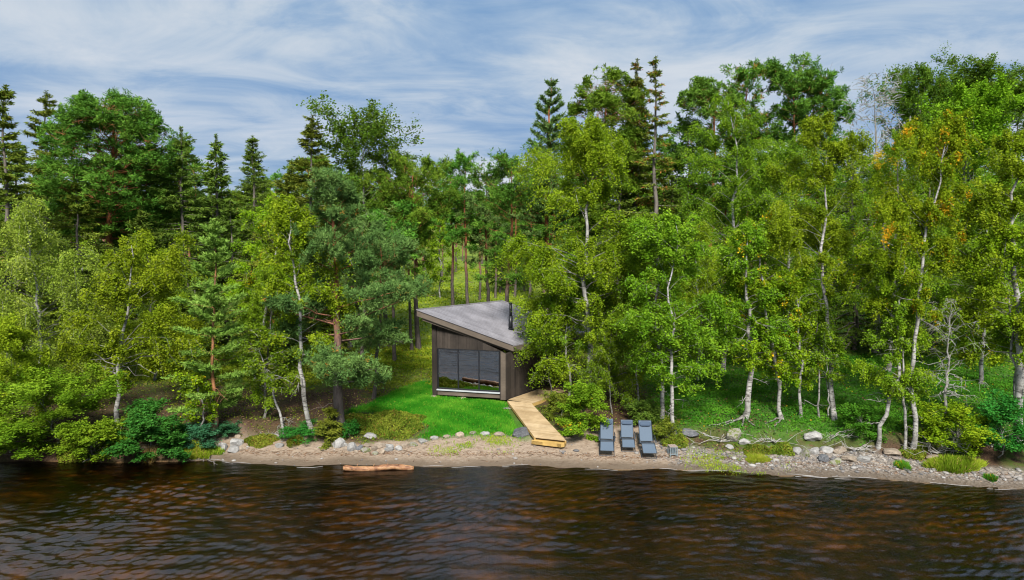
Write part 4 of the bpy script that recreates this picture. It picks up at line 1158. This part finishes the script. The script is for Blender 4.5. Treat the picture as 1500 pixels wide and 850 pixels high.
CABB = {}
def off_cabin(x, y):
    P = [CABB['A'] , CABB['B'], CABB['B'] + CABB['sdir'] * CABB['Ls'], CABB['A'] + CABB['sdir'] * CABB['Ls']]
    w = CABB['sn'] * 1.75; Q = [CABB['B'], CABB['B'] + w, CABB['B'] + CABB['sdir'] * 5 + w, CABB['B'] + CABB['sdir'] * 5]
    W1 = [on_z(741, 588, 1.2)[:2], on_z(781, 590, 1.2)[:2], on_z(833, 648, .7)[:2], on_z(775, 652, .7)[:2]]
    return ~(in_poly(x, y, P) | in_poly(x, y, Q) | in_poly(x, y, W1))

def build_cover():
    def lawn(x, y): return masks(x, y)[1] ** 2 * off_cabin(x, y) * (.45 + .55 * smooth(-.5, .2, nz(x * 2.4 + 4, y * 3.1)))
    scatter('lawn_grass', (-9, 3, 29, 38), 330000, lawn, 'lawn', 1, .11, 0, True, .20)
    def lush(x, y):
        d, lw, be, gr, lu, bi, li = masks(x, y); return lu * (1 - be) * (.35 + .65 * smooth(-.3, .4, nz(x * .6, y * .8)))
    scatter('lush_undergrowth', (6, 34, 27, 44), 210000, lush, 'lush', 2, .10, .22, yel=.004)
    def bil(x, y):
        d, lw, be, gr, lu, bi, li = masks(x, y); return bi * (1 - lw) * off_cabin(x, y) * (1 - lu) * (1 - .75 * li)
    scatter('bilberry_undergrowth', (-34, 8, 33, 50), 200000, bil, 'bilberry', 3, .11, .26)
    scatter('far_undergrowth', (-75, 75, 50, 112), 120000, lambda x, y: masks(x, y)[5] * .9, 'bilberry', 4, .24, .45, yel=0)
    def heath(x, y):
        d, lw, be, gr, lu, bi, li = masks(x, y); return (1 - be) * (1 - lw) * (1 - lu) * (1 - bi * .7) * (1 - .8 * li) * off_cabin(x, y) * smooth(.6, 1.2, d) * (.25 + .75 * smooth(-.2, .3, nz(x * .9, y * .9)))
    scatter('heather_undergrowth', (-30, 10, 28, 42), 150000, heath, 'heath', 5, .085, .20)
    P = [ground(*p)[:2] for p in ((636, 645), (745, 640), (752, 655), (700, 664), (640, 662))]
    P2 = [ground(*p)[:2] for p in ((1000, 668), (1060, 668), (1110, 672), (1150, 682), (1080, 690), (1010, 680))]
    def sp(x, y): return (soft_poly(x, y, P, .5) * .9 + soft_poly(x, y, P2, .6) * .9) * smooth(-.35, .5, nz(x * 2.2, y * 2.2))
    scatter('beach_grass', (-6, 14, 26, 33), 190000, sp, 'tuft', 6, .10, 0, True, .2)
    # fallen needles, twigs and bark bits along the drift line
    rng = RS(31); N = 5200; x = rng.uniform(-13.5, 20, N); d = np.where(rng.uniform(0, 1, N) < .6, rng.normal(.95, .12, N), rng.uniform(.3, 2.5, N)); y = shore(x) + d
    a = unit(np.stack([rng.normal(0, 1, N), rng.normal(0, .5, N), rng.normal(0, .12, N)], 1)); L = rng.uniform(.05, .28, N)
    mb = MB(); leaf_quads(mb, np.stack([x, y, height(x, y) + .012], 1), a, rand_side(a, rng), L, rng.uniform(.008, .022, N), rng.uniform(.01, 1, N))
    m = leaf_mat('drift_litter', [(0, (.05, .03, .02)), (.5, (.16, .085, .045)), (.9, (.30, .20, .12)), (1, (.42, .34, .25))], .05)
    o = mb.build('drift_litter', m); o['kind'] = 'stuff'
    N = 26000; x = rng.uniform(-30, 30, N); y = rng.uniform(29, 46, N); dd, lw, be, gr, lu, bi, li = masks(x, y)
    k = (rng.uniform(0, 1, N) < (1 - be) * (1 - lw) * (.25 + li)) & off_cabin(x, y); x, y = x[k], y[k]; N = len(x)
    a = unit(rng.normal(size=(N, 3)) * [1, 1, .25]); L = rng.uniform(.05, .2, N); mb = MB()
    leaf_quads(mb, np.stack([x, y, height(x, y) + rng.uniform(.01, .05, N)], 1), a, rand_side(a, rng), L, L * .35, rng.uniform(.01, .8, N)); o = mb.build('forest_litter', m); o['kind'] = 'stuff'

def twig_thing(name, cat, label, px, py, spread, n, rad, seed, mat='dead_wood', up=.5, dirx=0.0):
    rng = RS(seed); g = ground(px, py); mb = MB()
    for k in range(n):
        a = rng.uniform(0, 2 * math.pi); l = spread * rng.uniform(.5, 1.1); d = unit(np.array([math.cos(a) + dirx, math.sin(a) * .6, rng.uniform(0, up * 2)]))
        s = np.linspace(0, 1, 6); p = d[None] * l * s[:, None]; p[:, 2] -= .35 * l * s * s * up; p[1:] += rng.normal(0, .06 * l, (5, 3)); p[:, 2] = np.maximum(p[:, 2] + .05, .02)
        p[0] += rng.normal(0, .08, 3) * [1, 1, 0]
        mb.tube(p, rad * (1 - .8 * s), 5)
        for q in range(3):
            e = p[rng.integers(2, 6)]; dd = unit(d + rng.normal(0, .8, 3)); mb.tube(np.stack([e, e + dd * l * .2, e + dd * l * .36]), [rad * .45, rad * .3, rad * .12], 4)
    o = mb.build(name, M[mat], None, True, tuple(g)); return tag(o, label, cat)

def add_roots(root_obj, dirs, seed, mat='grey_bark', r=.05):
    rng = RS(seed); base = np.array(root_obj.location)
    for (dx, dy) in dirs:
        s = np.linspace(0, 1, 9); x = base[0] + dx * s + rng.normal(0, .05, 9) * s; y = base[1] + dy * s + rng.normal(0, .05, 9) * s
        z = height(x, y) + .05 * (1 - s) + .02 + .05 * np.abs(np.sin(s * 7 + dx)) * (1 - s * .5)
        z[0] = base[2] + .3
        mb = MB(); mb.tube(np.stack([x, y, z], 1) - base, r * (1 - .8 * s) + .006, 6); mb.build('root', M[mat], root_obj, True)

def build_shrubs():
    shrub('dense rounded dark green bush standing at the left water edge', 212, 679, 108, 66, 'bush', 11, 26000, .12)
    shrub('bright alder bush hanging over the water at the far left', 70, 677, 200, 130, 'birch_green', 12, 34000, .11, 0, -.9, t0=.02)
    shrub('low dark alder bush over black water below the pale olive birch', 25, 683, 120, 70, 'birch_green', 61, 15000, .11, 0, -.9, t0=.02)
    shrub('low leafy bush over the water between tussock and rounded bush', 140, 681, 80, 60, 'birch_green', 62, 11000, .11, 0, -.6, t0=.02)
    shrub('yellowish green alder bush cut by the left edge of the photo', 5, 680, 120, 190, 'birch_olive', 13, 20000, .11, 0, -.4)
    shrub('low teal green shrub between the crooked birch and the young pine', 290, 655, 48, 30, 'bush_teal', 14, 5000, .09)
    shrub('low teal green shrub right of the young pine trunk', 330, 640, 40, 20, 'bush_teal', 15, 4000, .08)
    shrub('bright green low plants at the feet of the leaning birches', 437, 645, 58, 22, 'bush', 16, 5000, .08)
    shrub('green shrub at the foot of the leaning pine', 512, 640, 30, 22, 'bush', 17, 2600, .08)
    shrub('large leafy bush between the boardwalk and the sun loungers', 852, 643, 75, 78, 'birch_green', 18, 20000, .10, -.1, .0, yellow=.02)
    shrub('bushy yellow green shrub right above the boardwalk edge', 822, 612, 50, 34, 'heath', 19, 6000, .08)
    shrub('dark juniper bush behind the sun loungers', 945, 622, 50, 36, 'spruce', 20, 7000, .09)
    shrub('low green shrub at the foot of the birch by the slatted stool', 978, 648, 40, 32, 'heath', 21, 5000, .08)
    shrub('yellow green willow shrub under the dead grey tree', 1400, 672, 85, 70, 'birch_yellow', 22, 13000, .09)
    shrub('dark green bush at the right edge under the thick birch', 1468, 675, 80, 90, 'bush', 23, 15000, .10)
    shrub('small green shrub between twin birch and dead grey tree', 1352, 640, 50, 45, 'birch_green', 24, 6000, .09)
    shrub('leafy sapling bush right of the boulder pile under the crooked birch', 1262, 640, 60, 40, 'lush', 25, 7000, .09)
    mound('heather_mound', 'heather', 'broad olive brown heather mound left of the lawn', 562, 641, 118, 2.6, .55, 'heath', 30, 16000, .08)
    mound('moss_tussock', 'tussock', 'wide straw topped tussock overhanging the sand below the alder', 378, 655, 46, .8, .42, 'heath', 31, 5200, .07)
    mound('moss_tussock', 'tussock', 'small mossy tussock on the sand left of the leaning birches', 429, 655, 25, .6, .38, 'heath', 32, 2600, .06)
    mound('moss_tussock', 'tussock', 'yellow mossy hummock hanging over water below the alder bush', 110, 682, 70, .9, .55, 'heath', 33, 6000, .07)
    mound('grass_tuft', 'grass tuft', 'bright yellow green grass tuft at the left end of the beach', 283, 674, 36, .7, .22, 'tuft', 34, 2600, .26, True)
    mound('grass_tuft', 'grass tuft', 'low green grass tuft just left of the pale stone pile', 312, 667, 26, .5, .12, 'tuft', 35, 1200, .18, True)
    mound('grass_tuft', 'grass tuft', 'dry straw grass tuft in front of the rounded green bush', 217, 681, 16, .4, .35, 'straw', 36, 900, .35, True)
    mound('grass_tuft', 'grass tuft', 'dark green grass tuft alone on the gravel below the twin birch', 1327, 689, 18, .5, .16, 'lush', 37, 900, .22, True)
    mound('grass_tuft', 'grass tuft', 'long yellow green grass bank under the willow shrub', 1408, 692, 78, .8, .25, 'tuft', 38, 4200, .30, True)
    mound('grass_tuft', 'grass tuft', 'small green grass tuft on the gravel at the far right', 1456, 706, 14, .4, .12, 'lush', 39, 600, .2, True)
    mound('grass_tuft', 'grass tuft', 'bright lime grass patch on the gravel left of the boulder pile', 1113, 679, 34, .7, .10, 'tuft', 40, 2000, .16, True)
    mound('moss_tussock', 'tussock', 'olive mossy bank hump right of the root bound boulder', 1112, 668, 38, .8, .40, 'heath', 41, 4200, .07)
    mound('moss_tussock', 'tussock', 'orange green mossy hump touching the boulder pile', 1150, 668, 36, .8, .35, 'heath', 42, 3800, .07)
    mound('moss_tussock', 'tussock', 'golden mossy hump behind the slatted stool', 994, 658, 36, .7, .40, 'heath', 43, 3200, .07)
    mound('moss_tussock', 'tussock', 'mossy bank hump under the twin birch feet', 1345, 674, 40, .8, .45, 'heath', 44, 3800, .07)
    twig_thing('dead_branches', 'branches', 'bleached tangle of dead branches below the dead grey tree', 1372, 664, 1.7, 12, .022, 51, up=.45)
    twig_thing('dead_branches', 'branches', 'grey fallen branches lying left of the willow shrub', 1448, 655, 1.8, 9, .02, 52, up=.5, dirx=-.5)
    twig_thing('driftwood', 'driftwood', 'bleached driftwood sticks lying on the stones right of the boulder pile', 1255, 660, 1.0, 8, .028, 53, up=.25)
    twig_thing('broken_stump', 'stump', 'broken pale branching stump between the alder bush and rounded bush', 152, 670, 1.0, 6, .045, 54, up=1.3)
    twig_thing('driftwood', 'driftwood', 'brown driftwood stick beside the bright grass tuft', 306, 676, .8, 3, .03, 55, 'spruce_bark', .1)
    twig_thing('driftwood', 'driftwood', 'pale tangled roots and sticks on the bank above the gravel', 1055, 648, 1.3, 11, .025, 56, up=.25)
    twig_thing('driftwood', 'driftwood', 'grey roots and twigs spilling over the bank below the leaning birch', 1135, 648, 1.3, 12, .022, 63, up=.2)
    twig_thing('driftwood', 'driftwood', 'grey twigs lying in the grass under the tall white birch', 1222, 640, 1.1, 9, .018, 64, up=.2)
    twig_thing('driftwood', 'driftwood', 'bare twigs tangled at the feet of the leaning birches on the left bank', 402, 640, 1.0, 10, .016, 65, up=.5)
    twig_thing('driftwood', 'driftwood', 'small heap of grey sticks on the lawn by the boardwalk', 742, 600, .35, 6, .016, 57, up=.15)

# ------------------------------------------------------------------ trees
def build_trees():
    B, P_, S = ('birch', 'birch'), ('pine_tree', 'pine'), ('spruce_tree', 'spruce')
    bb, pb, sb = 'birch_bark', 'pine_bark', 'spruce_bark'
    def b(lab, *a, **k):
        return ptree('birch', 'birch', lab, 'broad', *a, **k)
    def p(lab, *a, **k): return ptree('pine_tree', 'pine', lab, 'pine', *a, **k)
    def s(lab, *a, **k):
        a = list(a); a[4] = a[4] * 1.22; k['leaves'] = int(k['leaves'] * 1.6); return ptree('spruce_tree', 'spruce', lab, 'spruce', *a, **k)
    # ---- front row, left of the cabin
    b('pale olive drooping birch at the left edge of the photo', 62, 0, 48, 298, 185, .12, 201, 'birch_pale', bb, Y=33, leaves=40000, weep=.9)
    b('olive leaved birch with a bent pale trunk behind the rounded green bush', 174, 629, 190, 348, 185, .34, 202, 'birch_olive', bb, face=.75, leaves=32000, weep=.6, dead=6, bend=-.02, r0=.16)
    b('dark olive birch filling the gap left of the young pine', 226, 0, 212, 350, 105, .12, 203, 'birch_olive', 'grey_bark', Y=38, leaves=26000, weep=.5, dead=5)
    ptree('pine_tree', 'pine', 'young pale green pine with regular whorls above the stone pile', 'youngpine', 313, 633, 310, 332, 108, .12, 204, 'pine_young', 'pine_bark_short', leaves=30000, r0=.10, dead=5)
    b('small crooked birch with yellowing leaves left of the young pine', 278, 641, 291, 548, 58, .35, 205, 'birch_yellow', 'grey_bark', leaves=2600, leaf=.10, wob=.5, r0=.07, yellow=.04)
    ptree('alder_tree', 'alder', 'bright green alder right of the young pine', 'broad', 386, 612, 398, 400, 112, .16, 206, 'birch_green', 'grey_bark', leaves=20000, weep=.3, r0=.09)
    b('olive yellow birch rising behind the bright green alder', 372, 0, 404, 296, 120, .3, 207, 'birch_yellow', bb, Y=38, leaves=24000, weep=.4, yellow=.03)
    p('leaning blue green pine with spreading low boughs beside the lawn', 499, 631, 482, 255, 200, .20, 208, 'pine_blue', pb, leaf=.18, shape='pinecone', gap=.4, leaves=90000, r0=.25, yellow=.012, dead=5)
    b('pale trunked birch close left of the leaning pine', 457, 631, 432, 292, 125, .40, 209, 'birch_olive', bb, face=.75, leaves=19000, r0=.16, dead=5)
    b('thin leaning birch stem with bare branches left of the leaning pine', 415, 638, 378, 480, 70, .55, 210, 'birch_green', bb, leaves=3500, r0=.09, dead=9)
    s('small drooping spruce sapling at the foot of the leaning pine', 480, 643, 482, 600, 34, .05, 211, 'spruce_brown', sb, leaves=2600, leaf=.14, r0=.03)
    p('slim pine standing at the upper left corner of the lawn', 547, 584, 556, 330, 120, .34, 212, 'pine_blue', pb, leaf=.18, leaves=36000, r0=.11, dead=4)
    p('thin pine second to the left of the cabin roof tip', 578, 529, 572, 300, 75, .45, 213, 'pine', pb, leaves=12000, r0=.13, dead=5)
    p('thin curved pine just left of the tall orange trunk', 603, 514, 588, 285, 70, .5, 214, 'pine_olive', pb, leaves=11000, r0=.12, dead=3)
    p('tall pine with orange upper trunk beside the cabin roof tip', 613, 512, 606, 230, 118, .48, 215, 'pine_olive', pb, leaves=24000, r0=.19, dead=7)
    # ---- behind, left skyline
    s('dark drooping spruce cut by the left edge of the photo', -2, 0, 4, 136, 85, .2, 220, 'spruce_brown', sb, Y=37, leaves=22000, yellow=.03)
    s('narrow brown topped spruce left of the great round pine', 68, 0, 70, 148, 95, .15, 221, 'spruce_brown', sb, Y=47, leaves=26000)
    p('great round crowned pine with red limbs on the left skyline', 158, 0, 163, 130, 178, .50, 222, 'pine', pb, Y=45, leaves=130000, r0=.34, shape='dome', leaf=.25, nb=110, dead=10, gap=.12)
    p('lower pine bough crown at the right shoulder of the great round pine', 205, 0, 215, 215, 110, .5, 223, 'pine', pb, Y=47, leaves=26000, leaf=.26)
    s('broad dark spruce right of the great round pine', 265, 0, 266, 206, 135, .08, 224, 'spruce', sb, Y=46, leaves=32000)
    p('pine top peeping out between the broad spruce and the slim one', 296, 0, 287, 214, 62, .6, 225, 'pine', pb, Y=52, leaves=11000, leaf=.28)
    s('slim pointed spruce, shorter of two on the left skyline', 323, 0, 323, 230, 70, .1, 226, 'spruce', sb, Y=53, leaves=18000)
    s('slim pointed spruce, taller of two on the left skyline', 371, 0, 370, 206, 90, .1, 227, 'spruce', sb, Y=54, leaves=22000)
    s('olive spruce directly left of the sparse aspen top', 452, 0, 456, 183, 120, .1, 228, 'spruce_brown', sb, Y=45, leaves=34000)
    ptree('aspen_tree', 'aspen', 'sparse airy aspen top above the leaning pine', 'broad', 512, 0, 517, 150, 135, .38, 229, 'aspen_dark', 'grey_bark', Y=47, leaves=13000, leaf=.16, weep=.05, up=.4, shape='broad')
    p('flat topped pine right of the sparse aspen', 566, 0, 570, 226, 100, .5, 230, 'pine_olive', pb, Y=50, leaves=17000, leaf=.27)
    p('left pine of the pair rising behind the cabin roof', 664, 0, 660, 234, 66, .5, 231, 'pine', pb, Y=60, leaves=13000, leaf=.28, r0=.17, dead=5)
    p('right pine of the pair rising behind the cabin roof', 688, 0, 682, 226, 66, .45, 232, 'pine', pb, Y=58, leaves=14000, leaf=.28, r0=.16, dead=4)
    p('dense dark pine behind the chimney left of the big yellow birch', 742, 0, 748, 218, 125, .28, 233, 'pine', pb, Y=50, leaves=34000, leaf=.26)
    p('lower pine between the roof pair and the dense dark pine', 716, 0, 714, 252, 70, .4, 234, 'pine_blue', pb, Y=58, leaves=13000, leaf=.28)
    s('dark spruce deep behind the pale olive birch', 30, 0, 32, 218, 110, .05, 235, 'spruce', sb, Y=44, leaves=20000)
    s('dark spruce under the great round pine', 120, 0, 112, 262, 120, .05, 236, 'spruce_brown', sb, Y=42, leaves=20000)
    s('dark spruce behind the bent birch', 205, 0, 203, 318, 130, .05, 237, 'spruce', sb, Y=43, leaves=20000)
    s('dark spruce behind the bright green alder', 335, 0, 338, 300, 120, .05, 238, 'spruce', sb, Y=46, leaves=20000)
    s('mid green spruce left of the leaning pine crown', 415, 0, 416, 268, 120, .08, 239, 'spruce_brown', sb, Y=42, leaves=22000)
    p('bluish pine behind the leaning pine', 530, 0, 528, 300, 130, .3, 240, 'pine_blue', pb, Y=42, leaves=22000)
    # ---- right of the cabin, front row
    b('great yellow green birch overhanging the cabin roof', 868, 594, 856, 180, 196, .10, 250, 'birch_olive', bb, face=.75, leaves=78000, weep=.75, r0=.22, bend=-.01, nb=88, shape='skirt')
    b('slender white birch between boardwalk and the great birch', 831, 584, 838, 372, 100, .36, 251, 'birch_green', bb, leaves=12000, r0=.09)
    b('low leafy birch sapling by the upper boardwalk under the great birch', 808, 577, 800, 455, 95, .12, 272, 'birch_green', 'grey_bark', leaves=9000, r0=.05)
    b('low leafy birch sapling right of the great birch trunk', 897, 606, 900, 470, 90, .1, 273, 'birch_green', 'grey_bark', leaves=9000, r0=.05)
    b('thin grey birch stem on red litter behind the loungers', 935, 594, 932, 425, 70, .42, 252, 'birch_green', bb, leaves=6000, r0=.08, dead=3)
    b('birch with dark lower trunk behind the right sun lounger', 970, 613, 962, 318, 125, .34, 253, 'birch_green', bb, face=.75, leaves=22000, r0=.15, dead=3)
    b('white footed birch by the slatted stool', 993, 641, 1002, 318, 150, .30, 254, 'birch_green', bb, face=.75, leaves=27000, r0=.13, dead=3)
    b('broad bright green birch on the skyline right of the coned spruces', 1058, 0, 1062, 147, 190, .22, 255, 'birch_green', bb, face=.75, Y=40, leaves=56000, weep=.6, r0=.2)
    rt = b('thick footed old birch with exposed roots on the bank', 1090, 614, 1086, 330, 120, .36, 256, 'birch_green', bb, face=.75, leaves=17000, r0=.20, dead=8)
    add_roots(rt, ((-1.2, -.8), (-1.9, -.9), (-.5, -1.2), (.2, -1.0)), 61)
    rt = b('leaning birch with yellow green lower leaves right of the old birch', 1146, 614, 1108, 322, 115, .26, 257, 'birch_yellow', bb, face=.75, leaves=19000, r0=.14, dead=4, yellow=.035)
    add_roots(rt, ((-1.0, -.7), (-.7, -1.0)), 62)
    b('short birch with yellowing low crown between leaning and tall birch', 1173, 610, 1166, 400, 100, .28, 258, 'birch_yellow', bb, face=.75, leaves=12000, r0=.11, dead=6, yellow=.02)
    b('thin dark stemmed birch just left of the tall white birch', 1200, 611, 1192, 430, 70, .4, 259, 'birch_green', 'grey_bark', leaves=6000, r0=.07)
    b('tall straight white birch right of the boulder pile', 1223, 616, 1218, 172, 165, .54, 260, 'birch_olive', bb, face=.75, leaves=40000, r0=.17, dead=6)
    b('thin second stem at the foot of the tall white birch', 1214, 611, 1203, 485, 40, .5, 261, 'birch_green', bb, leaves=1500, r0=.06)
    b('crooked grey birch above the driftwood on the right bank', 1287, 654, 1300, 350, 125, .34, 262, 'birch_olive', bb, face=.75, leaves=20000, r0=.13, wob=.3, dead=8)
    b('left stem of the twin birch at the right bank edge', 1327, 663, 1331, 440, 80, .45, 263, 'birch_green', bb, leaves=7000, r0=.10, dead=4)
    b('right stem of the twin birch carrying the orange flecked crown', 1338, 663, 1398, 168, 190, .52, 264, 'birch_yellow', bb, face=.75, leaves=46000, r0=.15, yellow=.06, bend=-.05, dead=6)
    ptree('dead_tree', 'dead tree', 'dead grey tree with bare tangled boughs right of the twin birch', 'broad', 1383, 640, 1388, 440, 90, .3, 265, 'birch_green', 'dead_wood', leaves=900, r0=.11, dead=16)
    b('thick white birch at the right edge of the photo', 1494, 648, 1490, 200, 175, .36, 266, 'birch_olive', bb, face=.75, leaves=38000, r0=.24, dead=5)
    b('thinner stem close left of the thick edge birch', 1486, 642, 1470, 330, 100, .4, 267, 'birch_yellow', bb, leaves=14000, r0=.10)
    b('green birch filling the gap between twin birch and edge birch', 1437, 0, 1448, 262, 150, .16, 268, 'birch_green', bb, Y=37, leaves=34000, weep=.5, yellow=.05)
    b('olive birch behind the crooked grey birch', 1300, 0, 1312, 200, 160, .3, 269, 'birch_green', 'grey_bark', Y=40, leaves=38000, weep=.5, yellow=.015, dead=8)
    b('green birch behind the white footed birch', 1022, 0, 1018, 330, 130, .2, 270, 'birch_olive', bb, Y=38, leaves=24000)
    b('olive birch between the broad bright birch and the tall white birch', 1140, 0, 1150, 210, 150, .3, 271, 'birch_green', bb, Y=41, leaves=36000)
    # ---- right skyline
    ptree('pine_tree', 'pine', 'bluish pine top left of the great yellow birch', 'youngpine', 800, 0, 808, 122, 100, .35, 280, 'pine_blue', pb, Y=50, leaves=34000, leaf=.26)
    p('olive round topped pine behind the great yellow birch', 888, 0, 892, 98, 135, .45, 281, 'pine_olive', pb, Y=48, leaves=110000, leaf=.26, shape='dome', gap=.08, nb=90)
    s('narrow coned spruce, left one of the skyline pair', 937, 0, 937, 97, 62, .2, 282, 'spruce_brown', sb, Y=47, leaves=13000, yellow=.3)
    s('narrow coned spruce, right one of the skyline pair', 962, 0, 962, 94, 78, .12, 283, 'spruce_brown', sb, Y=44, leaves=15000, yellow=.3, nb=95)
    p('green pine top right of the coned spruces', 1038, 0, 1040, 108, 115, .5, 284, 'pine', pb, Y=50, leaves=56000, leaf=.27, shape='dome', gap=.10, nb=60)
    p('pine with a rusty patch between two green pines', 1098, 0, 1098, 98, 85, .5, 285, 'pine', pb, Y=52, leaves=20000, leaf=.27, yellow=.10)
    p('tallest pine on the right skyline', 1160, 0, 1162, 82, 120, .45, 286, 'pine', pb, Y=51, leaves=44000, leaf=.27)
    p('pine shoulder right of the tallest pine', 1206, 0, 1200, 100, 95, .45, 287, 'pine', pb, Y=52, leaves=28000, leaf=.27)
    ptree('bare_tree', 'bare tree', 'leafless tangled tree top on the right skyline', 'broad', 1283, 0, 1282, 104, 125, .45, 288, 'aspen_dark', 'dead_wood', Y=45, leaves=1900, weep=.1, shape='broad', nb=64, r0=.34, lmin=.024)
    ptree('aspen_tree', 'aspen', 'dark green aspen left of the highest aspens on the skyline', 'broad', 1345, 0, 1345, 104, 120, .4, 289, 'aspen_dark', 'grey_bark', Y=52, leaves=26000, leaf=.15, weep=.05, up=.5, shape='broad', yellow=.02)
    ptree('aspen_tree', 'aspen', 'highest dark green aspen on the right skyline', 'broad', 1425, 0, 1432, 82, 165, .4, 290, 'aspen_dark', 'grey_bark', Y=53, leaves=46000, leaf=.15, weep=.05, up=.5, shape='broad', nb=60)
    ptree('aspen_tree', 'aspen', 'dark green aspen cut by the right edge of the photo', 'broad', 1490, 0, 1496, 98, 120, .4, 291, 'aspen_dark', 'grey_bark', Y=53, leaves=26000, leaf=.15, weep=.05, up=.5, shape='broad')
    ptree('aspen_tree', 'aspen', 'vivid light green aspen below the highest dark aspen', 'broad', 1425, 0, 1425, 130, 140, .35, 292, 'aspen', 'grey_bark', Y=45, leaves=40000, leaf=.14, weep=.05, up=.5, shape='broad')
    s('dark spruce hidden behind the white footed birch', 985, 0, 985, 262, 130, .05, 293, 'spruce', sb, Y=45, leaves=20000)
    s('dark spruce behind the leaning birch', 1125, 0, 1128, 250, 130, .05, 294, 'spruce', sb, Y=46, leaves=20000)
    s('dark spruce behind the tall white birch', 1250, 0, 1252, 205, 130, .05, 295, 'spruce', sb, Y=46, leaves=20000)
    s('dark spruce behind the twin birch', 1365, 0, 1362, 230, 130, .05, 296, 'spruce', sb, Y=44, leaves=20000)
    s('dark spruce behind the great yellow birch', 905, 0, 908, 240, 130, .05, 297, 'spruce', sb, Y=46, leaves=20000)
    s('dark spruce behind the edge birch', 1470, 0, 1475, 230, 130, .05, 298, 'spruce', sb, Y=44, leaves=20000)
    # ---- deeper forest: copies of a few kinds
    protos = []
    for kind, h, r_, t0, seed, fol, bk, lv, lf, nm, lab in (
            ('pine', 15.5, 2.0, .45, 301, 'pine', pb, 7000, .36, P_, 'slim green pine deep in the forest behind the front trees'),
            ('pine', 13.5, 1.8, .50, 302, 'pine_olive', pb, 6000, .36, P_, 'slim olive pine deep in the forest behind the front trees'),
            ('spruce', 14.0, 2.0, .08, 303, 'spruce', sb, 8000, .34, S, 'dark spruce deep in the forest behind the front trees'),
            ('broad', 12.0, 2.2, .30, 304, 'birch_olive', bb, 8000, .17, B, 'olive birch deep in the forest behind the front trees')):
        o = tree(nm[0], nm[1], lab, kind, (0, 0, 0), h, r_, t0, seed, fol, bk, 'trees deep in the forest', leaves=lv, leaf=lf, dead=2)
        protos.append(o)
    rng = RS(500); n = 0; first = [True] * 4; pts = []
    tries = 0
    while n < 165 and tries < 5000:
        tries += 1
        y = rng.uniform(50, 112); x = rng.uniform(-.80, .80) * y
        px = 750 + x / (y * CP + 8 * SP) * 1000
        mid = 560 < px < 790
        if any((x - a) ** 2 + (y - c) ** 2 < 5.5 for a, c in pts): continue
        if mid and y < 66: continue
        k = int(rng.choice(4, p=(.50, .40, .06, .04) if mid else (.3, .22, .32, .16)))
        pts.append((x, y)); sc = rng.uniform(.8, 1.08) * (.88 if mid else 1)
        loc = (x, y, float(height(x, y)) - .1)
        if first[k]:
            o = protos[k]; o.location = loc; o.rotation_euler = (0, 0, rng.uniform(0, 6.28)); first[k] = False
        else: o = copy_tree(protos[k], loc, rng.uniform(0, 6.28))
        o.scale = (sc * rng.uniform(.9, 1.1),) * 2 + (sc,)
        n += 1
    # the far wood that reads as one mass
    mbt, mbc = MB(), MB(); tr, li, cr = tree_meshes('spruce', 12, 2.0, .1, 310, leaves=900, leaf=.8, nb=40)
    tp, lp, cp = tree_meshes('pine', 13, 2.2, .35, 311, leaves=2600, leaf=.75, nb=26)
    rng = RS(12)
    for k in range(230):
        y = rng.uniform(113, 200); x = rng.uniform(-.82, .82) * y; off = np.array([x, y, float(height(x, y)) - .1]); sc = rng.uniform(.75, 1.05)
        c_, t_ = (cr, tr) if rng.uniform() < .4 else (cp, tp)
        for V, F, a in zip(c_.V, c_.F, c_.att): mbc.quads(V * sc + off, F - F.min(), a)
        for V, F in zip(t_.V, t_.F): mbt.quads(V * sc + off, F - F.min())
    o = mbc.build('far_wood', M['pine_olive']); o['kind'] = 'stuff'
    o = mbt.build('far_wood_trunks', M['pine_bark']); o['kind'] = 'stuff'

# ------------------------------------------------------------------ build everything
build_world(); build_light_camera(); build_ground(); build_water()
CABB.update(build_cabin())
build_boardwalk(CABB); build_loungers(); build_log(); build_rocks(); build_cover(); build_shrubs(); build_trees()
